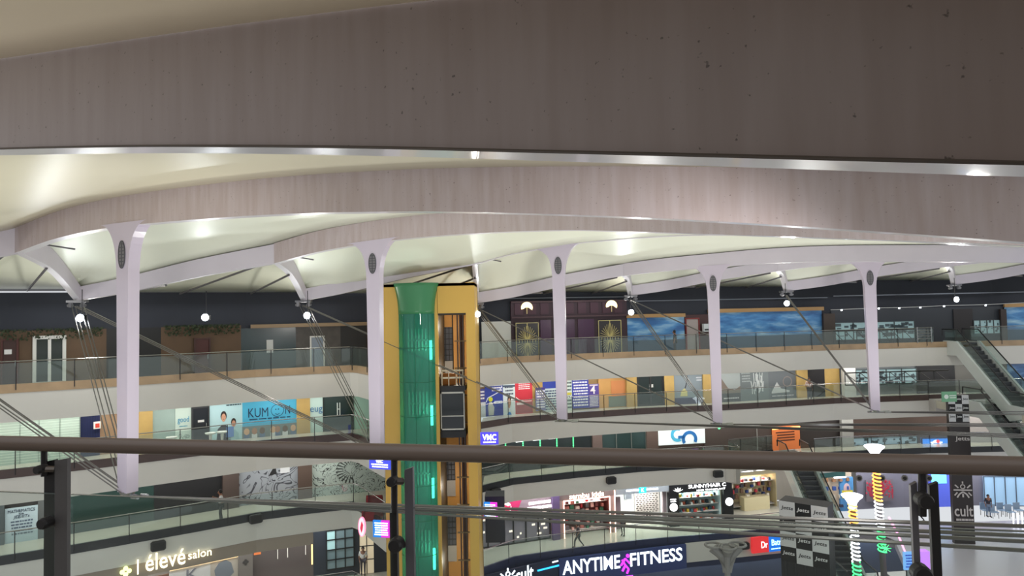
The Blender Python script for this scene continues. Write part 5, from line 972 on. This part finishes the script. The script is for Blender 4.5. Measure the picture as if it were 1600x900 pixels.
# ---------------------------------------------------------------- escalators
def escalator(top, bot, wdt, label, panelm, nsteps=18, cleft=True):
    T, B = V(top), V(bot); h = (B-T); hz = V((h.x, h.y, 0)).normalized(); s = V((-hz.y, hz.x, 0)); root = empty('escalator', tuple(B), label, 'escalator'); inc = T+hz*1.0; dec = B-hz*1.2
    line = [T-hz*.6, inc, dec, B+hz*.4]
    for sg in (-1, 1):
        o_ = s*(wdt/2+.12)*sg; b = MB(); th = s*.16*sg; vs = []
        for p, dn in zip(line, (1.0, .95, .95, .55)):
            vs += [p+o_+V((0, 0, .12)), p+o_+th+V((0, 0, .12)), p+o_+th-V((0, 0, dn)), p+o_-V((0, 0, dn))]
        fs = [(i*4+j, i*4+(j+1) % 4, (i+1)*4+(j+1) % 4, (i+1)*4+j) for i in range(3) for j in range(4)]+[(0, 1, 2, 3), (12, 13, 14, 15)]
        pin(b.add(vs, fs).build('side_panel', panelm), root)
        g = MB(); vs = []
        for p in line: vs += [p+o_+V((0, 0, .12)), p+o_+V((0, 0, .95)), p+o_+s*.012+V((0, 0, .95)), p+o_+s*.012+V((0, 0, .12))]
        pin(g.add(vs, fs).build('glass_side', GL), root)
        hp = [line[0]+o_+V((0, 0, .5))-hz*.35, line[0]+o_+V((0, 0, .98))-hz*.3]+[p+o_+V((0, 0, 1.0)) for p in line[1:3]]+[line[3]+o_+V((0, 0, .98))+hz*.2, line[3]+o_+V((0, 0, .55))+hz*.4]
        pin(MB().tube(hp, .045, 8).build('handrail', BLACK), root)
        pin(MB().tube([p+o_*.94+V((0, 0, .14)) for p in line], .03, 6).build('skirt_trim', STEEL), root)
    st = MB(); d = dec-inc; L = V((d.x, d.y, 0)).length; n = max(8, int(L/.38)); hw = s*wdt/2
    for i in range(n):
        a = inc+d*(i/n); b_ = inc+d*((i+1)/n); zt_ = a.z-abs(d.z)/n; q0 = V((a.x, a.y, zt_)); q1 = V((b_.x, b_.y, zt_))
        st.prism([q0-hw-V((0, 0, .35)), q1-hw-V((0, 0, .35)), q1+hw-V((0, 0, .35)), q0+hw-V((0, 0, .35))], [q0-hw, q1-hw, q1+hw, q0+hw])
        st.prism([q1-hw-hz*.05, q1-hw, q1+hw, q1+hw-hz*.05], [q1-hw-hz*.05+V((0, 0, .012)), q1-hw+V((0, 0, .012)), q1+hw+V((0, 0, .012)), q1+hw-hz*.05+V((0, 0, .012))], 1)
    pin(st.build('steps', [C(58, 60, 64, rough=.5), C(110, 112, 114)]), root)
    pl = MB()
    for a, b_ in ((T-hz*.6, inc), (dec, B+hz*.4)): pl.prism([a-hw-V((0, 0, .15)), b_-hw-V((0, 0, .15)), b_+hw-V((0, 0, .15)), a+hw-V((0, 0, .15))], [a-hw, b_-hw, b_+hw, a+hw])
    pin(pl.build('landing_plate', C(70, 72, 74, rough=.4, metal=.5)), root)
    us = MB(); vs = []
    for p, dn in zip(line, (1.0, .95, .95, .55)): vs += [p-hw*1.3-V((0, 0, dn-.1)), p+hw*1.3-V((0, 0, dn-.1)), p+hw*1.3-V((0, 0, dn)), p-hw*1.3-V((0, 0, dn))]
    pin(us.add(vs, fs).build('underside', panelm), root); return root
PAN = C(196, 202, 200, rough=.35)
escalator((34.0, 51.3, -.05), (33.6, 43.6, -4.05), 1.25, 'upper white-sided escalator descending rightwards from the top gallery', PAN)
escalator((32.7, 47.4, -4.05), (32.4, 39.8, -8.05), 1.1, 'second white-sided escalator below the upper one, right of the column', PAN)
escalator((20.6, 50.4, -8.1), (19.8, 39.8, -13.4), 1.4, 'escalator facing the camera, descending behind the wide checkered banner column', PAN)
escalator((21.6, 38.6, -13.4), (20.2, 30.0, -18.3), 1.1, 'lowest escalator descending between the two LED-wrapped trees', PAN)
f = Fr(atx(offset(ER, -.8), 1462, 640), atx(offset(ER, -.8), 1492, 640), K[3]-1.2, K[3]+.6, 0); 
tag(MB().fb(f, 0, 1, 0, .5, -.8, 0).build('escalator_head_block', C(185, 182, 178)), 'pale boxed escalator head left of the checkered column', 'plinth')
f = Fr((tx(1463, 43), 43), (tx(1486, 43), 43), tz(628, 1470, 43), tz(612, 1470, 43), 0); o = tag(MB().fb(f, 0, 1, 0, 1, 0, .05).build('exit_banner', C(120, 175, 140)), 'small green sign panel hooked beside the checkered column', 'sign'); MB().disc(f, .3, .5, .14, .05, .06).build('white_dot', C(225, 235, 228), o); lines(f, .5, .95, .3, .7, 2, C(225, 235, 228), o, d0=.05, d1=.06)
f = Fr(atx(offset(ER, -.1), 1434, 540), atx(offset(ER, -.1), 1456, 540), .05, 1.1, 0); o = empty('steel_gate', tuple(f.pt(.5, 0)), 'short steel barred gate left of the upper escalator head', 'gate')
for v in (.2, .4, .6, .8, 1): pin(MB().tube([f.pt(0, v), f.pt(1, v)], .025, 5).build('bar', STEEL), o)
for u in (0, 1): pin(MB().tube([f.pt(u, -.1), f.pt(u, 1.05)], .035, 6).build('post', STEEL), o)
for q in ((32.2, 50, 42.5, 38.5, K[3]), (31.6, 51.5, 35.2, 47.4, K[3]), (31, 40, 36, 36, K[2]), (18.9, 39.8, 23, 37.6, K[1])):
    struct(MB().box(q[0], max(q[2], q[0]+1), min(q[1], q[3]), max(q[1], q[3]), q[4]-.6, q[4]-.36).build('floor', TILE)) if False else None
struct(MB().box(32.5, 42, 40.5, 43.4, -4.9, -4.36).build('floor', TILE)); struct(MB().box(31.6, 34.2, 47.7, 51.6, -4.9, -4.36).build('floor', TILE))
struct(MB().box(18.9, 23.5, 37.6, 39.6, -14.0, -13.46).build('floor', TILE)); struct(MB().box(31, 42, 36, 39.4, -8.9, -8.36).build('floor', TILE))
# ---------------------------------------------------------------- LED trees
def ledtree(top_px, ytop, ybase, Y, leanpx, bands, label, lit=True):
    t = P(top_px, ytop, Y); base = V((t.x+leanpx, t.y-.2, -18.3)); L = t.z-base.z; root = empty('light_tree', tuple(base), label, 'light tree'); TR = C(90, 88, 88) if lit else C(130, 128, 126)
    pin(MB().tube([base+(t-base)*k for k in (0, .3, .7, .97)], [.22, .17, .15, .14], 12).build('trunk', TR), root)
    if lit:
        b = MB(); n = 20; zs_ = ((-.7, .14), (-.4, .18), (-.12, .36), (0, .5), (.07, .52), (.14, .36))
        vs = [t+V((r*math.cos(2*math.pi*i/n)*(1+.08*math.cos(6*math.pi*i/n)), r*math.sin(2*math.pi*i/n), z)) for z, r in zs_ for i in range(n)]
        fs = [(k*n+i, k*n+(i+1) % n, (k+1)*n+(i+1) % n, (k+1)*n+i) for k in range(len(zs_)-1) for i in range(n)]+[tuple(range((len(zs_)-1)*n, len(zs_)*n))]
        pin(b.add(vs, fs).build('glowing_crown', glow(240, 245, 255, 5)), root)
        for (ya, yb, col) in bands:
            za, zb = P(top_px, ya, Y).z, P(top_px, yb, Y).z; b = MB(); z = za; an = 0; pts = []
            while z > zb:
                c = base+(t-base)*((z-base.z)/L); pts.append(c+V((.2*math.cos(an), .2*math.sin(an), 0))); an += .6; z -= .02
            pin(b.tube(pts, .042, 4).build('led_coil', col), root)
    else:
        b = MB()
        for sx in (-1, 0, 1):
            c = t+V((sx*.62, (abs(sx)-.5)*.3, 0)); n = 14
            b.tube([t+V((sx*.08, 0, -1.3)), t+V((sx*.3, 0, -.5)), c+V((0, 0, -.12))], [.16, .2, .3], 10); b.tube([c+V((.42*math.cos(2*math.pi*i/n), .42*math.sin(2*math.pi*i/n), 0)) for i in range(n+1)], .06, 6)
        pin(b.build('branching_head', TR), root)
    return root
OR, WL_, GR = glow(255, 170, 70, 3.5), glow(245, 248, 255, 3.5), glow(70, 235, 130, 2.5)
ledtree(1366, 699, 860, 38, .35, ((735, 782, OR), (782, 824, WL_), (826, 862, GR)), 'taller LED-coiled tree with glowing crown above the handrail')
ledtree(1331, 776, 900, 36, .2, ((785, 819, OR), (824, 878, WL_), (878, 910, GR)), 'nearer LED-coiled tree with glowing crown below the handrail')
ledtree(1135, 853, 900, 35, 0, (), 'unlit grey tree-shaped lamp with three round heads', lit=False)
pts = [P(x, y, 37) for x, y in ((1389, 808), (1403, 835), (1414, 862), (1420, 900))]
o = MB().tube(pts, .05, 6).build('led_strip', glow(255, 150, 200, 2.5)); tag(o, 'slanting pink LED strip right of the LED-coiled trees', 'LED strip')
c = P(1384, 857, 36.8); g = MB()
for i in range(8): a = i*math.pi/4; g.tube([c, c+V((.3*math.cos(a), .1*math.sin(a), .22*math.sin(a)))], [.03, .012], 5)
tag(g.build('green_star_light', glow(70, 235, 120, 2.5)), 'green glowing leafy light cluster at the taller tree\'s foot', 'light')
f = Fr((tx(1392, 35), 35), (tx(1414, 35), 35), tz(890, 1400, 35), tz(862, 1400, 35), 0); o = tag(MB().fb(f, 0, 1, 0, 1, 0, .1).build('video_screen', glow(110, 160, 215, 1.0)), 'small bluish screen below the slanting pink LED strip', 'screen'); lines(f, .1, .9, .1, .9, 5, glow(50, 80, 160, 1), o, d0=.1, d1=.12); MB().fb(f, .3, .7, -1.6, 0, -.05, .05).build('stand', C(150, 155, 155), o)
f = Fr((tx(1418, 35.5), 35.5), (tx(1432, 35.5), 35.5), tz(930, 1400, 35.5), tz(862, 1400, 35.5), 0); tag(MB().fb(f, 0, 1, 0, 1, -.3, .1).build('lit_kiosk', glow(190, 130, 230, .7)), 'violet glowing kiosk post beside the small bluish screen', 'kiosk')
# ---------------------------------------------------------------- people
SKIN = C(150, 105, 82, rough=.6)
def skinned(name, verts, edges, radii, m, root_i=0, sub=1):
    me = bpy.data.meshes.new(name); me.from_pydata([tuple(v) for v in verts], edges, []); me.update()
    o = bpy.data.objects.new(name, me); COL.objects.link(o); sm = o.modifiers.new('s', 'SKIN'); sm.use_smooth_shade = True
    for i, r in enumerate(radii): me.skin_vertices[0].data[i].radius = (r, r) if not isinstance(r, tuple) else r
    me.skin_vertices[0].data[root_i].use_root = True
    if sub: sb = o.modifiers.new('d', 'SUBSURF'); sb.levels = sub; sb.render_levels = sub
    dg = bpy.context.evaluated_depsgraph_get(); dg.update(); m2 = bpy.data.meshes.new_from_object(o.evaluated_get(dg)); bpy.data.objects.remove(o)
    m2.materials.clear(); m2.materials.append(m); m2.name = name; x = bpy.data.objects.new(name, m2); COL.objects.link(x); return x
def person(x, y, z, heading, label, shirt, trousers, hair=C(28, 24, 24), pose='stand', h=1.7, longhair=False):
    s = h/1.7; step = .34 if pose == 'walk' else .05
    J = dict(pel=(0, 0, .95), ch=(0, .01, 1.32), nk=(0, .02, 1.47), hd=(0, .04, 1.56), ht=(0, .045, 1.66), lh=(-.1, 0, .9), lk=(-.1, step*.6+.03, .5), la=(-.1, step*.75, .09), lt=(-.1, step*.75+.16, .04), rh=(.1, 0, .9), rk=(.1, -step*.25+.03, .5), ra=(.1, -step*1.1, .11), rt=(.1, -step*1.1+.15, .04), ls=(-.19, 0, 1.4), le=(-.24, -.08 if pose == 'walk' else -.02, 1.13), lw=(-.22, .06 if pose == 'walk' else .04, .9), rs=(.19, 0, 1.4), re=(.24, .05 if pose == 'walk' else -.02, 1.13), rw=(.22, .2 if pose == 'walk' else .04, .93))
    if pose == 'phone': J['re'] = (.26, .06, 1.14); J['rw'] = (.12, .3, 1.3); J['le'] = (-.26, .06, 1.14); J['lw'] = (-.06, .3, 1.26)
    if pose == 'sit':
        for k in ('pel', 'ch', 'nk', 'hd', 'ht', 'ls', 'le', 'lw', 'rs', 're', 'rw', 'lh', 'rh'): J[k] = (J[k][0], J[k][1]-.1, J[k][2]-.45)
        J['lk'] = (-.12, .35, .48); J['rk'] = (.12, .35, .48); J['la'] = (-.12, .38, .09); J['ra'] = (.12, .38, .09); J['lt'] = (-.12, .53, .04); J['rt'] = (.12, .53, .04); J['lw'] = (-.1, .25, .62); J['rw'] = (.1, .25, .62)
    root = empty('person', (x, y, z), label, 'person'); root.rotation_euler = (0, 0, heading)
    names = list(J); V_ = [V(J[k])*s for k in names]; ix = {k: i for i, k in enumerate(names)}
    R = dict(pel=.13, ch=.135, nk=.05, hd=.085, ht=.075, lh=.085, lk=.055, la=.038, lt=.035, rh=.085, rk=.055, ra=.038, rt=.035, ls=.055, le=.04, lw=.026, rs=.055, re=.04, rw=.026)
    E_ = [('pel', 'ch'), ('ch', 'nk'), ('nk', 'hd'), ('hd', 'ht'), ('pel', 'lh'), ('lh', 'lk'), ('lk', 'la'), ('la', 'lt'), ('pel', 'rh'), ('rh', 'rk'), ('rk', 'ra'), ('ra', 'rt'), ('ch', 'ls'), ('ls', 'le'), ('le', 'lw'), ('ch', 'rs'), ('rs', 're'), ('re', 'rw')]
    edges = [(ix[a], ix[b]) for a, b in E_]; rad = [R[k]*s for k in names]
    for sd in 'lr':   # palm and five fingers
        w_, e_ = V(J[sd+'w'])*s, V(J[sd+'e'])*s; d = (w_-e_).normalized(); sg = -1 if sd == 'l' else 1; pm = w_+d*.07*s; V_.append(pm); rad.append(.028*s); pi = len(V_)-1; edges.append((ix[sd+'w'], pi))
        sx = d.cross(V((1, 0, 0))).normalized() if abs(d.x) < .9 else V((0, 1, 0))
        for k, ln in enumerate((.07, .085, .08, .06)):
            a = pm+sx*(k-1.5)*.019*s+d*.03*s; b = a+d*ln*.6*s; c = b+d*ln*.35*s+V((-sg*.02, 0, 0))*s; V_ += [b, c]; rad += [.009*s, .008*s]; edges += [(pi, len(V_)-2), (len(V_)-2, len(V_)-1)]
        V_.append(w_+d*.04*s+sx*.055*s); rad.append(.01*s); edges.append((pi, len(V_)-1))
    bd = skinned('body', V_, edges, rad, SKIN); bd.parent = root
    def garment(nm, ks, es, k_, m, shrink=1.0):
        v = [V(J[a])*s for a in ks]; x_ = skinned(nm, v, [(ks.index(a), ks.index(b)) for a, b in es], [R[a]*s*k_ for a in ks], m); x_.parent = root; return x_
    garment('shirt', ['pel', 'ch', 'ls', 'le', 'rs', 're'], [('pel', 'ch'), ('ch', 'ls'), ('ls', 'le'), ('ch', 'rs'), ('rs', 're')], 1.2, shirt)
    garment('trousers', ['pel', 'lh', 'lk', 'la', 'rh', 'rk', 'ra'], [('pel', 'lh'), ('lh', 'lk'), ('lk', 'la'), ('pel', 'rh'), ('rh', 'rk'), ('rk', 'ra')], 1.18, trousers)
    hd = V(J['hd'])*s; c = hd+V((0, -.015, .045))*s
    def ell(c, r, n=12, m_=8, front=None):
        b = MB(); vs = []
        for i in range(m_+1):
            th = math.pi*i/m_
            for j in range(n): ph = 2*math.pi*j/n; vs.append(c+V((r[0]*math.sin(th)*math.cos(ph), r[1]*math.sin(th)*math.sin(ph), r[2]*math.cos(th))))
        return b.add(vs, [(i*n+j, i*n+(j+1) % n, (i+1)*n+(j+1) % n, (i+1)*n+j) for i in range(m_) for j in range(n)])
    hb = ell(c, (.1*s, .105*s, .12*s)); 
    if longhair: hb.tube([c+V((0, -.06, 0)), c+V((0, -.11, -.25))*s], [.09*s, .06*s], 10)
    hr = hb.build('hair', hair, smooth=True); hr.parent = root
    fc = ell(hd+V((0, .035, .0))*s, (.078*s, .085*s, .105*s)); fc.tube([hd+V((0, .115, .02))*s, hd+V((0, .14, -.015))*s], [.012*s, .016*s], 6)
    fo = fc.build('face', SKIN, smooth=True); fo.parent = root
    ft = MB()
    for q in (-.03, .03): ft.add([tuple(hd+V((q-.012, .121, .022))*s), tuple(hd+V((q+.012, .121, .022))*s), tuple(hd+V((q+.012, .122, .034))*s), tuple(hd+V((q-.012, .122, .034))*s)], [(0, 1, 2, 3)])
    ft.box((hd.x-.025*s), (hd.x+.025*s), hd.y+.105*s, hd.y+.118*s, hd.z-.05*s, hd.z-.04*s); q = ft.build('features', C(50, 30, 28)); q.parent = root
    for q in ('l', 'r'):
        a = V(J[q+'a'])*s; t_ = V(J[q+'t'])*s; b = MB().tube([a+V((0, -.05, -.05))*s, a+V((0, .04, -.03))*s, t_+V((0, .02, -.0))*s], [.045*s, .052*s, .04*s], 8).build('shoe', BLACK); b.parent = root
    if pose == 'phone': q = MB().box(-.0, .07, .36, .38, 1.28, 1.42).build('phone', BLACK); q.parent = root
    return root
def at_floor(px, lv, poly, inset): p, _ = hit(px, 700, offset(poly, inset)); return p.x, p.y
x, y = at_floor(345, 2, EL, .8); person(x, y, K[2]-.34, 2.0, 'person in white shirt and dark trousers holding up a phone', C(220, 220, 222), C(44, 42, 46), pose='phone', h=1.75)
x, y = at_floor(1060, 4, ER, 1.8); person(x, y, K[4]-.34, 1.2, 'person in dark clothes before the left sky mural', C(28, 34, 44), C(24, 26, 34), h=1.7)
x, y = at_floor(1268, 3, ER, 1.6); person(x, y, K[3]-.34, 3.1, 'person in pale top and dark trousers at the black doorway', C(205, 180, 175), C(60, 58, 70), h=1.75)
x, y = at_floor(565, 1, EL, 3.0); person(x, y, K[1]-.34, 3.3, 'person in white shirt standing in the lit doorway', C(225, 222, 220), C(60, 55, 66), h=1.75)
x, y = at_floor(900, 1, ER, .9); person(x, y, K[1]-.34, 1.4, 'person in dark clothes striding before the neon-framed shop', C(58, 56, 66), C(40, 40, 46), pose='walk')
x, y = at_floor(970, 1, ER, 2.2); person(x, y, K[1]-.34, 2.6, 'person in black standing by the optician entrance', C(26, 26, 30), C(30, 30, 36), longhair=True)
q = G(1437, 816, zf); person(q.x, q.y, zf+.01, 1.45, 'person in pink top striding across the glossy floor', C(220, 150, 155), C(26, 26, 32), pose='walk')
q = G(1545, 808, zf); person(q.x, q.y, zf+.01, 3.0, 'person in dark top standing beside the rayed-emblem column', C(44, 46, 56), C(120, 140, 165))
# ---------------------------------------------------------------- near balustrade
NR = C(132, 116, 105, rough=.34, metal=.0); ND = C(56, 54, 54, rough=.45, metal=.2)
A0, B0 = V((-1.96, 2.57, 2.355)), V((1.42, 1.87, 2.35)); e = (B0-A0).normalized(); nn = V((-e.y, e.x, 0))
root = empty('near_balustrade', (0, 2.2, 1.2), 'near glass balustrade with thick brown-grey handrail and twin-plate posts', 'balustrade')
def npin(mb, n, m, smooth=False, parent=None): o = mb.build(n, m, smooth=smooth); o.parent = parent or root; o.matrix_parent_inverse = Matrix.Translation(-root.location); return o
npin(MB().tube([A0-e*2.5, B0+e*2.0], .0275, 20), 'handrail', NR, True)
def nearp(px, py, dn=0): # point in the rail's vertical plane
    p, _ = hit(px, py, [tuple((A0-e*3+nn*dn)[:2]), tuple((B0+e*3+nn*dn)[:2])]); return p
def plate(px0, px1, yt, m, dn, parent, name='plate'):
    a, b = nearp(px0, yt, dn), nearp(px1, yt, dn); w_ = (b-a).length; c = a; h = nn*.01
    mb = MB(); q = [c-h, c+e*w_-h, c+e*w_+h, c+h]; zt_ = a.z
    mb.prism([(v.x, v.y, 1.2) for v in q], [(v.x, v.y, zt_-(.012 if i in (1, 2) else 0)) for i, v in enumerate(q)]); o = npin(mb, name, m); o.parent = parent; o.matrix_parent_inverse = Matrix(); return o
def nearpost(plates, stub, knobs, gy, lb):
    pr = MB().tube([nearp(stub[0], stub[1]), nearp(stub[0], stub[2])], .011, 10); P0 = npin(pr, 'post', ND)
    for (a, b, yt, dn, m) in plates:
        o = MB(); pa_, pb_ = nearp(a, yt, dn), nearp(b, yt, dn); h = nn*.008; q = [pa_-h, pb_-h, pb_+h, pa_+h]
        o.prism([(v.x, v.y, 1.2) for v in q], [(v.x, v.y, pa_.z-(.01 if i in (0, 3) else 0)) for i, v in enumerate(q)]); x = o.build('plate', m); x.parent = P0
    for (kx, ky, r) in knobs:
        c = nearp(kx, ky, -.03); x = MB().tube([c-nn*.022, c-nn*.012, c+nn*.02], [r*.82, r, r], 20).build('knob', ND); x.parent = P0
        x = MB().tube([c, nearp(kx+(plates[-1][0]-kx)*.8, ky, 0)], .012, 8).build('bracket_arm', C(120, 112, 105, rough=.3, metal=.7)); x.parent = P0
nearpost([(72, 88, 717, .02, ND), (89, 108, 715, 0, C(108, 105, 104, rough=.4, metal=.2))], (69, 700, 744), [(64, 733, .016), (71, 817, .021)], 0, '')
nearpost([(610, 621, 796, .02, ND), (633, 646, 729, 0, C(112, 110, 114, rough=.4, metal=.2))], (616, 712, 800), [(613, 752, .016), (619, 851, .0235)], 0, '')
nearpost([(1421, 1431, 752, .02, C(125, 122, 126, rough=.4, metal=.2)), (1450, 1464, 752, 0, ND)], (1441, 735, 806), [(1444, 782, .0215), (1440, 897, .026)], 0, '')
for (xa, xb) in ((-260, 104), (112, 612), (646, 1422), (1464, 1900)):
    a, b = nearp(xa, 800), nearp(xb, 800); zt_ = 2.172; g = MB(); h = nn*.006; q = [a-h, b-h, b+h, a+h]
    o = npin(g.prism([(v.x, v.y, 1.3) for v in q], [(v.x, v.y, zt_) for v in q]), 'glass_panel', GLN)
    x = MB().prism([(v.x, v.y, zt_) for v in q], [(v.x, v.y, zt_+.002) for v in q]).build('polished_edge', C(110, 118, 114, rough=.2)); x.parent = o
struct(MB().box(-12, 12, -6, 3.0, 1.0, 1.2).build('floor', C(140, 135, 128)))
struct(MB().box(-14, 14, -3.4, -3.2, 1.0, 5.4).build('wall_rear', C(120, 110, 100)))
